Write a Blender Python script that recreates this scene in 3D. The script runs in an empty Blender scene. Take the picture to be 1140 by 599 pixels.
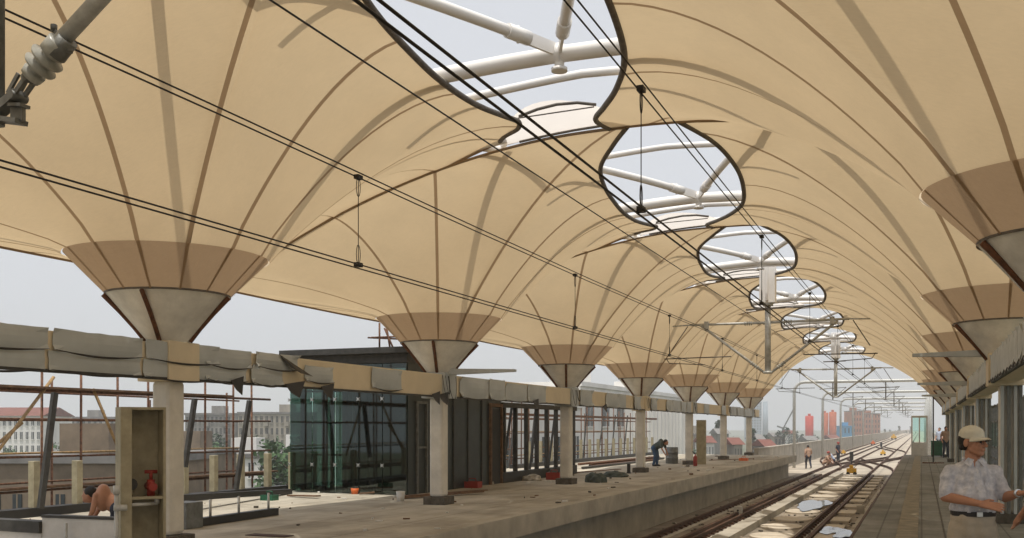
import bpy, bmesh, math, random
from mathutils import Vector, Matrix
random.seed(7)
rad = math.radians
sc = bpy.context.scene
COL = sc.collection
# ------------------------------------------------------------------ camera
F = 1108.3; HX = 1026.0; HY = 476.5; EYE = 1.6
TH = math.atan((HX-570)/F); CT = math.cos(TH); ST = math.sin(TH)
cam_d = bpy.data.cameras.new('camera'); cam = bpy.data.objects.new('camera', cam_d); COL.objects.link(cam)
cam.location = (0, 0, EYE); cam.rotation_euler = (rad(90), 0, TH)
cam_d.sensor_width = 36; cam_d.lens = 36*F/1140; cam_d.shift_y = (HY-299.5)/1140
cam_d.clip_start = 0.05; cam_d.clip_end = 6000
sc.camera = cam
# ------------------------------------------------------------------ light
SUN_EL = 77; SUN_AZ = 172        # degrees; azimuth clockwise from +Y
w = bpy.data.worlds.new('World'); sc.world = w; w.use_nodes = True
nt = w.node_tree; nt.nodes.clear()
sky = nt.nodes.new('ShaderNodeTexSky'); sky.sky_type = 'NISHITA'; sky.sun_disc = False
sky.sun_elevation = rad(SUN_EL); sky.sun_rotation = rad(SUN_AZ)
sky.air_density = 1.0; sky.dust_density = 6.0; sky.ozone_density = 1.5; sky.altitude = 20
hs = nt.nodes.new('ShaderNodeHueSaturation'); hs.inputs['Saturation'].default_value = 0.32
mxw = nt.nodes.new('ShaderNodeMixRGB'); mxw.inputs[0].default_value = 0.72; mxw.inputs[2].default_value = (6.5, 6.7, 7.1, 1)
bg = nt.nodes.new('ShaderNodeBackground'); bg.inputs[1].default_value = 0.13
wo = nt.nodes.new('ShaderNodeOutputWorld')
nt.links.new(sky.outputs[0], hs.inputs['Color']); nt.links.new(hs.outputs[0], mxw.inputs[1])
nt.links.new(mxw.outputs[0], bg.inputs[0]); nt.links.new(bg.outputs[0], wo.inputs[0])
sd = bpy.data.lights.new('sun', 'SUN'); sd.energy = 3.4; sd.angle = rad(1.2); sd.color = (1, 0.95, 0.86)
so = bpy.data.objects.new('sun', sd); COL.objects.link(so)
sdir = Vector((math.sin(rad(SUN_AZ))*math.cos(rad(SUN_EL)), math.cos(rad(SUN_AZ))*math.cos(rad(SUN_EL)), math.sin(rad(SUN_EL))))
so.rotation_euler = sdir.to_track_quat('Z', 'Y').to_euler(); so.location = (0, 0, 60)
sc.view_settings.view_transform = 'Standard'; sc.view_settings.look = 'None'
sc.view_settings.exposure = 0.0; sc.view_settings.gamma = 1
sc.render.engine = 'CYCLES'; HAZE = 0.0009; sc.cycles.volume_bounces = 1
sc.cycles.max_bounces = 8; sc.cycles.transparent_max_bounces = 12; sc.cycles.diffuse_bounces = 4
# ------------------------------------------------------------------ pixel helpers
def W(px, py, Z):
    xc = (px-570)/F*Z
    return Vector((xc*CT - Z*ST, xc*ST + Z*CT, EYE+(HY-py)/F*Z))
def onZ(px, py, z=0.0): return W(px, py, F*(EYE-z)/(py-HY))
def onX(px, py, X): return W(px, py, F*(-X)/CT/(HX-px))
def onY(px, py, Y):
    off = HX-px; d = off*Y*CT/(F/CT-off*ST)
    return W(px, py, Y*CT+d*ST)
# ------------------------------------------------------------------ materials
def mat(name, col, rough=0.75, metal=0.0, nscale=6.0, namt=0.18, bump=0.0, bscale=40.0, col2=None, stretch=None, spec=0.4):
    m = bpy.data.materials.new(name); m.use_nodes = True
    t = m.node_tree; b = t.nodes['Principled BSDF']
    b.inputs['Roughness'].default_value = rough; b.inputs['Metallic'].default_value = metal
    b.inputs['Specular IOR Level'].default_value = spec
    tc = t.nodes.new('ShaderNodeTexCoord'); mp = t.nodes.new('ShaderNodeMapping')
    t.links.new(tc.outputs['Object'], mp.inputs[0])
    if stretch: mp.inputs['Scale'].default_value = stretch
    n = t.nodes.new('ShaderNodeTexNoise'); n.inputs['Scale'].default_value = nscale; n.inputs['Detail'].default_value = 8; n.inputs['Roughness'].default_value = 0.62
    t.links.new(mp.outputs[0], n.inputs['Vector'])
    r = t.nodes.new('ShaderNodeValToRGB'); r.color_ramp.elements[0].position = 0.32; r.color_ramp.elements[1].position = 0.68
    c2 = col2 if col2 else tuple(c*(1-namt*2) for c in col)
    r.color_ramp.elements[0].color = (*c2, 1); r.color_ramp.elements[1].color = (*[min(1, c*(1+namt*0.5)) for c in col], 1)
    t.links.new(n.outputs['Fac'], r.inputs[0]); t.links.new(r.outputs[0], b.inputs['Base Color'])
    if bump:
        n2 = t.nodes.new('ShaderNodeTexNoise'); n2.inputs['Scale'].default_value = bscale; n2.inputs['Detail'].default_value = 5
        t.links.new(mp.outputs[0], n2.inputs['Vector'])
        bp = t.nodes.new('ShaderNodeBump'); bp.inputs['Strength'].default_value = bump; bp.inputs['Distance'].default_value = 0.02
        t.links.new(n2.outputs['Fac'], bp.inputs['Height']); t.links.new(bp.outputs[0], b.inputs['Normal'])
    return m
def fabric(name, col, tcol, trans, stain=0.12):
    m = bpy.data.materials.new(name); m.use_nodes = True
    t = m.node_tree; t.nodes.clear()
    o = t.nodes.new('ShaderNodeOutputMaterial'); d = t.nodes.new('ShaderNodeBsdfDiffuse'); tr = t.nodes.new('ShaderNodeBsdfTranslucent')
    mx = t.nodes.new('ShaderNodeMixShader'); mx.inputs[0].default_value = trans
    tc = t.nodes.new('ShaderNodeTexCoord'); n = t.nodes.new('ShaderNodeTexNoise'); n.inputs['Scale'].default_value = 0.55; n.inputs['Detail'].default_value = 8; n.inputs['Roughness'].default_value = 0.68
    t.links.new(tc.outputs['Object'], n.inputs['Vector'])
    # fine woven streaks
    mp = t.nodes.new('ShaderNodeMapping'); mp.inputs['Scale'].default_value = (3, 22, 9); t.links.new(tc.outputs['Object'], mp.inputs[0])
    n2 = t.nodes.new('ShaderNodeTexNoise'); n2.inputs['Scale'].default_value = 3.0; n2.inputs['Detail'].default_value = 6; t.links.new(mp.outputs[0], n2.inputs['Vector'])
    ad = t.nodes.new('ShaderNodeMath'); ad.operation = 'MULTIPLY_ADD'; ad.inputs[1].default_value = 0.35
    t.links.new(n2.outputs['Fac'], ad.inputs[0]); t.links.new(n.outputs['Fac'], ad.inputs[2])
    for cc, sh in ((col, d), (tcol, tr)):
        r = t.nodes.new('ShaderNodeValToRGB'); r.color_ramp.elements[0].position = 0.45; r.color_ramp.elements[1].position = 0.85
        r.color_ramp.elements[0].color = (*[c*(1-stain) for c in cc], 1); r.color_ramp.elements[1].color = (*[min(1, c*(1+stain*0.5)) for c in cc], 1)
        t.links.new(ad.outputs[0], r.inputs[0]); t.links.new(r.outputs[0], sh.inputs['Color'])
    t.links.new(d.outputs[0], mx.inputs[1]); t.links.new(tr.outputs[0], mx.inputs[2]); t.links.new(mx.outputs[0], o.inputs[0])
    return m
M = {}
M['membrane'] = fabric('membrane', (0.72, 0.60, 0.43), (0.64, 0.49, 0.30), 0.42, 0.09)
M['seam'] = fabric('membrane_seam', (0.42, 0.30, 0.19), (0.32, 0.21, 0.115), 0.30)
M['collar'] = fabric('membrane_collar', (0.46, 0.335, 0.225), (0.34, 0.235, 0.14), 0.38)
M['white_skin'] = fabric('white_membrane', (0.88, 0.84, 0.80), (0.88, 0.83, 0.78), 0.55, 0.05)
M['cone'] = mat('cone_sheet', (0.82, 0.80, 0.74), 0.6, 0, 3, 0.12, 0.1)
M['rust'] = mat('rusty_steel', (0.16, 0.065, 0.03), 0.85, 0, 9, 0.3, 0.3)
M['edge'] = mat('edge_belt', (0.15, 0.13, 0.11), 0.7, 0, 12, 0.2)
M['white_steel'] = mat('white_painted_steel', (0.90, 0.87, 0.83), 0.38, 0, 2, 0.05)
M['concrete'] = mat('concrete', (0.46, 0.42, 0.35), 0.9, 0, 1.3, 0.16, 0.35, 30)
M['col_conc'] = mat('column_plaster', (0.74, 0.70, 0.62), 0.85, 0, 2.2, 0.12, 0.25, 25)
M['plinth'] = mat('plinth_dirty', (0.12, 0.105, 0.085), 0.95, 0, 8, 0.25, 0.5)
M['beige'] = mat('beige_primer', (0.74, 0.63, 0.45), 0.7, 0, 2, 0.05, 0.05)
M['foil'] = mat('grey_cladding', (0.50, 0.525, 0.52), 0.5, 0.1, 2, 0.07, 0.06, 5)
M['dark'] = mat('dark_steel', (0.065, 0.063, 0.058), 0.6, 0.2, 8, 0.2, 0.2)
M['grey_steel'] = mat('grey_steel', (0.20, 0.205, 0.195), 0.5, 0.3, 8, 0.2, 0.15)
M['galv'] = mat('galvanised_tube', (0.56, 0.56, 0.53), 0.45, 0.15, 10, 0.15)
M['olive'] = mat('olive_paint', (0.42, 0.37, 0.245), 0.6, 0, 5, 0.15, 0.1)
M['wire'] = mat('wire', (0.022, 0.018, 0.015), 0.55, 0.3, 10, 0.1)
M['scaf'] = mat('scaffold_tube', (0.19, 0.09, 0.05), 0.75, 0.1, 14, 0.35)
M['bamboo'] = mat('bamboo', (0.42, 0.27, 0.12), 0.6, 0, 14, 0.25)
M['black'] = mat('black_beam', (0.022, 0.021, 0.02), 0.5, 0, 6, 0.15)
M['whitewall'] = mat('white_wall', (0.70, 0.68, 0.64), 0.85, 0, 2, 0.12, 0.15)
M['rail'] = mat('rail_rust', (0.11, 0.052, 0.03), 0.7, 0.3, 10, 0.3, 0.25)
M['railhead'] = mat('rail_head', (0.20, 0.13, 0.095), 0.42, 0.6, 10, 0.2)
M['bed'] = mat('track_bed', (0.30, 0.255, 0.20), 0.92, 0, 1.1, 0.25, 0.5, 12)
M['slab'] = mat('pale_slab', (0.62, 0.55, 0.45), 0.88, 0, 1.5, 0.12, 0.3)
M['deck'] = mat('deck_concrete', (0.50, 0.43, 0.34), 0.9, 0, .5, 0.2, 0.4, 10)
M['glass'] = None
M['dark_panel'] = mat('dark_panel', (0.035, 0.045, 0.042), 0.35, 0, 2, 0.2)
M['red'] = mat('red_paint', (0.33, 0.035, 0.022), 0.5, 0, 8, 0.15)
M['orange'] = mat('orange_plastic', (0.72, 0.16, 0.04), 0.45, 0, 8, 0.1)
M['yellow'] = mat('yellow_paint', (0.75, 0.42, 0.04), 0.5, 0, 8, 0.15)
M['green'] = mat('green_plastic', (0.02, 0.12, 0.065), 0.5, 0, 8, 0.15)
M['blue'] = mat('blue_sheet', (0.07, 0.30, 0.52), 0.6, 0, 3, 0.12)
M['tarp'] = mat('tarp', (0.075, 0.095, 0.085), 0.7, 0, 7, 0.2, 0.4, 18)
M['rag'] = mat('rag', (0.42, 0.37, 0.30), 0.9, 0, 9, 0.2, 0.4)
M['plank'] = mat('plank', (0.20, 0.115, 0.065), 0.85, 0, 8, 0.25, 0.3)
M['cer'] = mat('insulator', (0.42, 0.42, 0.38), 0.3, 0, 12, 0.1)
M['skin'] = mat('skin', (0.46, 0.225, 0.135), 0.55, 0, 14, 0.06)
M['hair'] = mat('hair', (0.018, 0.014, 0.012), 0.6, 0, 50, 0.25, 0.5, 160)
M['shirt'] = mat('batik_shirt', (0.66, 0.65, 0.67), 0.85, 0, 26, 0.1, 0.15, 90, col2=(0.40, 0.41, 0.46))
M['trousers'] = mat('khaki_trousers', (0.48, 0.41, 0.31), 0.85, 0, 5, 0.08, 0.2, 60)
M['cap'] = mat('cap_cloth', (0.70, 0.66, 0.53), 0.85, 0, 20, 0.06, 0.2, 200)
M['belt'] = mat('leather', (0.02, 0.016, 0.014), 0.4, 0, 20, 0.1)
M['wshirt'] = mat('white_shirt', (0.72, 0.71, 0.68), 0.85, 0, 8, 0.06, 0.2)
M['navy'] = mat('navy_cloth', (0.035, 0.04, 0.06), 0.9, 0, 8, 0.15)
M['tan'] = mat('tan_shirt', (0.42, 0.27, 0.19), 0.9, 0, 8, 0.15)
M['bshirt'] = mat('blue_white_shirt', (0.50, 0.56, 0.68), 0.9, 0, 8, 0.12)
M['denim'] = mat('denim', (0.05, 0.10, 0.19), .9, 0, 8, .15)
M['metalgrey'] = mat('metal_buckle', (0.6, 0.6, 0.58), 0.3, 0.9, 8, 0.05)
M['grass'] = mat('scrub_ground', (0.13, 0.12, 0.075), 0.95, 0, 0.03, 0.2, col2=(0.05, 0.075, 0.028))
M['bark'] = mat('bark', (0.10, 0.07, 0.045), 0.95, 0, 12, 0.2)
M['road'] = mat('asphalt', (0.09, 0.085, 0.08), 0.9, 0, 2, 0.15)
M['twig'] = mat('straw', (0.14, 0.115, 0.06), 0.95, 0, 20, 0.3)
def leafmat(name, c):
    m = bpy.data.materials.new(name); m.use_nodes = True; t = m.node_tree; b = t.nodes['Principled BSDF']; b.inputs['Roughness'].default_value = 0.75
    tc = t.nodes.new('ShaderNodeTexCoord'); n = t.nodes.new('ShaderNodeTexNoise'); n.inputs['Scale'].default_value = 0.9; t.links.new(tc.outputs['Object'], n.inputs['Vector'])
    r = t.nodes.new('ShaderNodeValToRGB'); r.color_ramp.elements[0].color = (*[x*0.55 for x in c], 1); r.color_ramp.elements[1].color = (*[x*1.35 for x in c], 1)
    r.color_ramp.elements[0].position = 0.35; r.color_ramp.elements[1].position = 0.65
    t.links.new(n.outputs['Fac'], r.inputs[0]); t.links.new(r.outputs[0], b.inputs['Base Color']); return m
M['leaf'] = leafmat('leaves', (0.045, 0.095, 0.03)); M['leaf2'] = leafmat('leaves_dark', (0.03, 0.06, 0.03))
def glassmat(name, tint, refl, rough=0.03, ior=1.5):
    m = bpy.data.materials.new(name); m.use_nodes = True; t = m.node_tree; t.nodes.clear()
    o = t.nodes.new('ShaderNodeOutputMaterial'); tr = t.nodes.new('ShaderNodeBsdfTransparent'); tr.inputs[0].default_value = (*tint, 1)
    g = t.nodes.new('ShaderNodeBsdfGlossy'); g.inputs['Roughness'].default_value = rough; g.inputs[0].default_value = (0.9, 1, 0.97, 1)
    lw = t.nodes.new('ShaderNodeFresnel'); lw.inputs[0].default_value = ior
    ma = t.nodes.new('ShaderNodeMath'); ma.operation = 'ADD'; ma.inputs[1].default_value = refl
    mx = t.nodes.new('ShaderNodeMixShader'); t.links.new(lw.outputs[0], ma.inputs[0]); t.links.new(ma.outputs[0], mx.inputs[0])
    t.links.new(tr.outputs[0], mx.inputs[1]); t.links.new(g.outputs[0], mx.inputs[2]); t.links.new(mx.outputs[0], o.inputs[0]); return m
M['glass'] = glassmat('green_glass', (0.28, 0.36, 0.325), 0.03)
M['paleglass'] = glassmat('pale_glass', (0.75, 0.9, 0.86), 0.0, .03, 1.12)
def water():
    m = bpy.data.materials.new('puddle_water'); m.use_nodes = True; b = m.node_tree.nodes['Principled BSDF']
    b.inputs['Base Color'].default_value = (0.05, 0.045, 0.04, 1); b.inputs['Roughness'].default_value = 0.04; b.inputs['Specular IOR Level'].default_value = 0.9; return m
M['water'] = water()
# platform paving: tiles with joints
def paving(name, col, sx, sy):
    m = mat(name, col, 0.88, 0, 0.9, 0.17, 0.25, 40); t = m.node_tree; b = t.nodes['Principled BSDF']
    ln = b.inputs['Base Color'].links[0].from_socket
    tc = t.nodes.new('ShaderNodeTexCoord'); br = t.nodes.new('ShaderNodeTexBrick'); br.inputs['Scale'].default_value = 1.0
    br.offset = 0.0; br.inputs['Brick Width'].default_value = sx; br.inputs['Row Height'].default_value = sy; br.inputs['Mortar Size'].default_value = 0.014
    br.inputs['Color1'].default_value = (1, 1, 1, 1); br.inputs['Color2'].default_value = (0.86, 0.86, 0.85, 1); br.inputs['Mortar'].default_value = (0.42, 0.4, 0.37, 1)
    t.links.new(tc.outputs['Object'], br.inputs['Vector'])
    mx = t.nodes.new('ShaderNodeMixRGB'); mx.blend_type = 'MULTIPLY'; mx.inputs[0].default_value = 0.8
    t.links.new(ln, mx.inputs[1]); t.links.new(br.outputs['Color'], mx.inputs[2]); t.links.new(mx.outputs[0], b.inputs['Base Color'])
    n = t.nodes.new('ShaderNodeTexNoise'); n.inputs['Scale'].default_value = 0.45; n.inputs['Detail'].default_value = 9; n.inputs['Roughness'].default_value = 0.7
    mp = t.nodes.new('ShaderNodeMapping'); mp.inputs['Scale'].default_value = (1.6, 0.35, 1); t.links.new(tc.outputs['Object'], mp.inputs[0]); t.links.new(mp.outputs[0], n.inputs['Vector'])
    r = t.nodes.new('ShaderNodeValToRGB'); r.color_ramp.elements[0].position = 0.4; r.color_ramp.elements[1].position = 0.62; r.color_ramp.elements[0].color = (0.66, 0.64, 0.6, 1); r.color_ramp.elements[1].color = (1, 1, 1, 1)
    m2 = t.nodes.new('ShaderNodeMixRGB'); m2.blend_type = 'MULTIPLY'; m2.inputs[0].default_value = 1
    t.links.new(n.outputs['Fac'], r.inputs[0]); t.links.new(mx.outputs[0], m2.inputs[1]); t.links.new(r.outputs[0], m2.inputs[2]); t.links.new(m2.outputs[0], b.inputs['Base Color'])
    return m
M['paveL'] = paving('platform_screed', (0.58, 0.53, 0.44), 1.6, 1.6)
M['paveR'] = paving('platform_tiles', (0.30, 0.285, 0.245), 0.6, 0.6)
# ------------------------------------------------------------------ mesh builder
class MB:
    def __init__(s): s.v = []; s.f = []; s.mi = []; s.cm = 0; s.sm = False; s.fs = []
    def face(s, idx): s.f.append(idx); s.mi.append(s.cm); s.fs.append(s.sm)
    def quad(s, a, b, c, d):
        i = len(s.v); s.v += [Vector(a), Vector(b), Vector(c), Vector(d)]; s.face((i, i+1, i+2, i+3)); return s
    def box(s, x0, x1, y0, y1, z0, z1, mx=None):
        i = len(s.v)
        for z in (z0, z1):
            for (x, y) in ((x0, y0), (x1, y0), (x1, y1), (x0, y1)):
                p = Vector((x, y, z)); s.v.append(mx @ p if mx else p)
        for q in ((3, 2, 1, 0), (4, 5, 6, 7), (0, 1, 5, 4), (1, 2, 6, 5), (2, 3, 7, 6), (3, 0, 4, 7)): s.face(tuple(i+k for k in q))
        return s
    def bar(s, p0, p1, wx, wy, up=Vector((0, 0, 1))):
        p0 = Vector(p0); p1 = Vector(p1); d = (p1-p0); L = d.length; d.normalize()
        u = Vector(up)
        if abs(d.dot(u)) > 0.98: u = Vector((0, 1, 0))
        r = d.cross(u).normalized(); u = r.cross(d)
        m = Matrix(((r.x, d.x, u.x, p0.x), (r.y, d.y, u.y, p0.y), (r.z, d.z, u.z, p0.z), (0, 0, 0, 1)))
        return s.box(-wx/2, wx/2, 0, L, -wy/2, wy/2, m)
    def tube(s, pts, r, n=10, cap=True):
        pts = [Vector(p) for p in pts]; rs = r if isinstance(r, (list, tuple)) else [r]*len(pts)
        base = len(s.v); ref = None
        for k, p in enumerate(pts):
            d = (pts[min(k+1, len(pts)-1)]-pts[max(k-1, 0)]).normalized()
            if ref is None:
                ref = Vector((0, 0, 1)) if abs(d.z) < 0.9 else Vector((1, 0, 0))
            a = d.cross(ref).normalized(); b = a.cross(d).normalized(); ref = b
            for j in range(n):
                t = 2*math.pi*j/n; s.v.append(p+(a*math.cos(t)+b*math.sin(t))*rs[k])
        o = s.sm; s.sm = n > 5
        for k in range(len(pts)-1):
            for j in range(n):
                s.face((base+k*n+j, base+k*n+(j+1) % n, base+(k+1)*n+(j+1) % n, base+(k+1)*n+j))
        s.sm = o
        if cap:
            s.face(tuple(base+j for j in range(n))[::-1]); e = base+(len(pts)-1)*n; s.face(tuple(e+j for j in range(n)))
        return s
    def lathe(s, prof, c=(0, 0, 0), n=16, mx=None):
        base = len(s.v); o = s.sm; s.sm = True
        for (r, z) in prof:
            for j in range(n):
                t = 2*math.pi*j/n; p = Vector((r*math.cos(t), r*math.sin(t), z)); s.v.append((mx @ p if mx else p)+Vector(c))
        for k in range(len(prof)-1):
            for j in range(n): s.face((base+k*n+j, base+k*n+(j+1) % n, base+(k+1)*n+(j+1) % n, base+(k+1)*n+j))
        s.sm = o
        s.face(tuple(base+j for j in range(n))[::-1]); e = base+(len(prof)-1)*n; s.face(tuple(e+j for j in range(n)))
        return s
    def prism(s, poly, ext):   # poly list of Vectors, extrude vector
        i = len(s.v); n = len(poly); e = Vector(ext)
        s.v += [Vector(p) for p in poly]+[Vector(p)+e for p in poly]
        s.face(tuple(range(i, i+n))[::-1]); s.face(tuple(range(i+n, i+2*n)))
        for k in range(n): s.face((i+k, i+(k+1) % n, i+n+(k+1) % n, i+n+k))
        return s
    def sweep(s, prof, path):  # profile (lateral,z) along path of (x,y,z)
        base = len(s.v); n = len(prof); path = [Vector(p) for p in path]
        for k, p in enumerate(path):
            d = path[min(k+1, len(path)-1)]-path[max(k-1, 0)]; d.z = 0; d.normalize(); r = Vector((d.y, -d.x, 0))
            for (a, b) in prof: s.v.append(p+r*a+Vector((0, 0, b)))
        for k in range(len(path)-1):
            for j in range(n): s.face((base+k*n+j, base+(k+1)*n+j, base+(k+1)*n+(j+1) % n, base+k*n+(j+1) % n))
        s.face(tuple(base+j for j in range(n))); e = base+(len(path)-1)*n; s.face(tuple(e+j for j in range(n))[::-1])
        return s
    def build(s, name, mats, parent=None, bevel=0):
        me = bpy.data.meshes.new(name); org = Vector((0, 0, 0))
        if parent is not None: org = Vector(parent['_o']) if '_o' in parent else org
        me.from_pydata([v-org for v in s.v], [], s.f)
        mats = mats if isinstance(mats, (list, tuple)) else [mats]
        for m in mats: me.materials.append(M[m] if isinstance(m, str) else m)
        me.polygons.foreach_set('material_index', s.mi); me.polygons.foreach_set('use_smooth', s.fs)
        me.update(); o = bpy.data.objects.new(name, me); COL.objects.link(o)
        if parent is not None: o.parent = parent
        if bevel:
            b = o.modifiers.new('bevel', 'BEVEL'); b.width = bevel; b.segments = 2; b.limit_method = 'ANGLE'
        return o
_orgs = []
def thing(name, label, cat, org=(0, 0, 0), group=None):
    o = bpy.data.objects.new(name, None); COL.objects.link(o); o.empty_display_size = 0.2
    o.location = org; o['_o'] = list(org); o['label'] = label; o['category'] = cat
    if group: o['group'] = group
    _orgs.append(o); return o
def sub(o, mb, name, m):      # sub-part under a mesh part
    c = mb.build(name, m); org = Vector((0, 0, 0)); p = o
    while p.parent: p = p.parent
    org = Vector(p['_o']) if '_o' in p else org
    for v in c.data.vertices: v.co -= org
    c.parent = o; return c
def tag(o, label, cat, group=None):
    o['label'] = label; o['category'] = cat
    if group: o['group'] = group
    return o
def struct(o, kind='structure'): o['kind'] = kind; return o
def dup(root, loc, rotz=0, label=None, scale=None):
    KIDS = {}
    for x in COL.objects:
        if x.parent is not None: KIDS.setdefault(x.parent.name, []).append(x)
    def cp(o, parent):
        c = o.copy(); COL.objects.link(c)
        if parent is not None: c.parent = parent
        for ch in KIDS.get(o.name, []): cp(ch, c)
        return c
    r = cp(root, None); r.location = loc; r.rotation_euler = (0, 0, rotz)
    if scale: r.scale = scale
    if label: r['label'] = label
    return r
ORD = ['nearest', 'second', 'third', 'fourth', 'fifth', 'sixth', 'seventh', 'eighth', 'ninth']
# ------------------------------------------------------------------ layout constants
XL, XR, XC = -9.39, 1.30, -4.05
Y0, BAY, B = 10.65, 8.13, 4.065
EL, ER = -6.78, -0.93        # platform edges
YEND = 61.5
BEDZ = -1.26; RAILZ = -1.1
GZ = -8.0
# ------------------------------------------------------------------ ground and deck
g = MB(); g.box(-2500, 2500, -300, 4000, GZ-1, GZ); struct(g.build('ground', 'grass'))
g = MB(); g.box(-34, -27, -60, 600, GZ+.004, GZ+.06); struct(g.build('road', 'road'))
# left platform with overhanging slab edge
g = MB(); g.box(-15.2, EL, -12, 60.4, -0.38, 0); g.box(-15.2, EL-.42, -12, 60.0, GZ, -0.384)
g.mi = [0]*len(g.mi); g.mi[1] = 1
struct(g.build('left_platform', ['concrete', 'paveL']))
g = MB(); g.box(ER, 6.2, -12, 64, -0.38, 0); g.box(ER+.42, 6.2, -12, 63.6, GZ, -0.384); g.mi = [0]*len(g.mi); g.mi[1] = 1
struct(g.build('right_platform', ['concrete', 'paveR']))
g = MB(); g.box(EL-.418, ER+.418, -12, 63.6, -2.2, BEDZ); struct(g.build('track_bed', 'bed'))
g = MB(); g.box(-9.0, 3.2, 63.602, 900, -2.2, BEDZ+.002); g.box(-9.0, EL-.42, 60.41, 63.6, -2.2, BEDZ+.002); struct(g.build('viaduct_deck', 'deck'))
# parapets of the viaduct
g = MB()
g.box(-9.25, -9.0, 60.5, 900, -2.2, 0.33); g.box(-9.3, -8.95, 60.5, 900, .33, .40)
t = tag(g.build('parapet_wall', 'concrete'), 'long pale concrete parapet wall along the left edge of the viaduct beyond the platform', 'parapet')
g = MB(); g.box(3.2, 3.45, 64.1, 900, -2.2, 0.0); g.box(3.15, 3.5, 64.1, 900, 0, .07)
tag(g.build('parapet_wall', 'concrete'), 'concrete parapet wall on the right edge of the viaduct past the right platform', 'parapet')
# seam lines on right platform (a groove filled with dark strip)
g = MB(); g.box(0.31, 0.335, -6, 63, 0.0, 0.006); struct(g.build('platform_joint', 'plinth'))
g = MB(); g.box(-0.35, -0.05, -6, 63, 0.0, 0.012); struct(g.build('tactile_strip', mat('tactile', (0.30, 0.25, 0.17), .9, 0, 4, .2, .8, 60)))
# plinths along the rails
RX = [-6.35, -5.22, -2.92, -1.62]
g = MB()
for x in RX:
    y = -10
    while y < 63:
        g.box(x-.24, x+.24, y, y+4.9, BEDZ+.004, RAILZ-.16); y += 5.0
g.box(-4.75, -4.35, -10, 63, BEDZ+.004, BEDZ+.2)
struct(g.build('rail_plinths', 'concrete'))
# pale oval discs paint sun patches along the centre; cross slabs between track rails
g = MB(); y = -4
while y < 62:
    a = random.uniform(-.08, .08)
    cx_ = -3.68+a; cy_ = y+.8; n_ = 26; i0_ = len(g.v); rx_ = .58; ry_ = .85
    for zz in (BEDZ+.004, BEDZ+.05):
        for q_ in range(n_): g.v.append(Vector((cx_+rx_*math.cos(2*math.pi*q_/n_), cy_+ry_*math.sin(2*math.pi*q_/n_), zz)))
    g.face(tuple(i0_+n_+q_ for q_ in range(n_)))
    for q_ in range(n_): g.face((i0_+q_, i0_+(q_+1) % n_, i0_+n_+(q_+1) % n_, i0_+n_+q_))
    g.box(-2.56, -2.02, y+.3, y+1.7, BEDZ+.004, BEDZ+.06)
    y += 2.6+random.uniform(-.1, .5)
struct(g.build('drain_covers', 'slab'))
for i, (px, py, sx, sy) in enumerate(((905, 563, .55, 2.6), (925, 592, .3, 1.0), (940, 596, .25, 1.1))):
    p = onZ(px, py, BEDZ+.03); mb = MB(); n = 28; mb.v = [Vector((p.x, p.y, BEDZ+.075))]
    for k in range(n):
        a = 2*math.pi*k/n; rr = 1+.18*math.sin(3*a+i)+.1*math.sin(7*a)
        mb.v.append(Vector((p.x+sx*rr*math.cos(a), p.y+sy*rr*math.sin(a), BEDZ+.08)))
    for k in range(n): mb.face((0, 1+k, 1+(k+1) % n))
    struct(mb.build('puddle', 'water'))
# rails
RP = [(-.065, -.15), (.065, -.15), (.065, -.135), (.012, -.12), (.012, -.035), (.035, -.03), (.035, 0), (-.035, 0), (-.035, -.03), (-.012, -.035), (-.012, -.12), (-.065, -.135)]
def rail(path, fast=True, y1=64):
    mb = MB(); mb.sweep(RP, path)
    if fast:
        (xa, ya, _), (xb, yb, _) = path[0], path[-1]
        y = max(ya, 2)
        while y < y1:
            for s in (-1, 1): mb.box(xa+s*.045-.03, xa+s*.045+.03+.02*s, y, y+.13, RAILZ-.155, RAILZ-.095)
            y += .6
    return mb.build('rail', 'rail')
for i, x in enumerate(RX):
    struct(rail([(x, -10, RAILZ), (x, 64, RAILZ), (x, 600, RAILZ)]))
g = MB()
for x in (-2.62, -5.55): g.sweep([(-.05, -.12), (.05, -.12), (.05, 0), (-.05, 0)], [(x, -10, RAILZ-.03), (x, 62, RAILZ-.03)])
struct(g.build('guard_rail', 'rail'))
def curve(x0, y0, x1, y1, n=14):
    out = []
    for k in range(n+1):
        t = k/n; s = t*t*(3-2*t); out.append((x0+(x1-x0)*s, y0+(y1-y0)*t, RAILZ+.004))
    return out
for dx in (0, 1.2):
    struct(rail(curve(-6.3+dx, 70, -8.4+dx*.9, 96)+[(-8.4+dx*.9, 300, RAILZ)], False))
    struct(rail(curve(-6.3+dx, 74, -2.9+dx, 104), False)); struct(rail(curve(-2.9+dx, 68, -6.3+dx, 98), False))
    struct(rail(curve(-2.9+dx, 120, -6.3+dx, 160), False))
    struct(rail(curve(-2.9+dx, 84, .6+dx, 118)+[(.6+dx, 300, RAILZ)], False))
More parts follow.
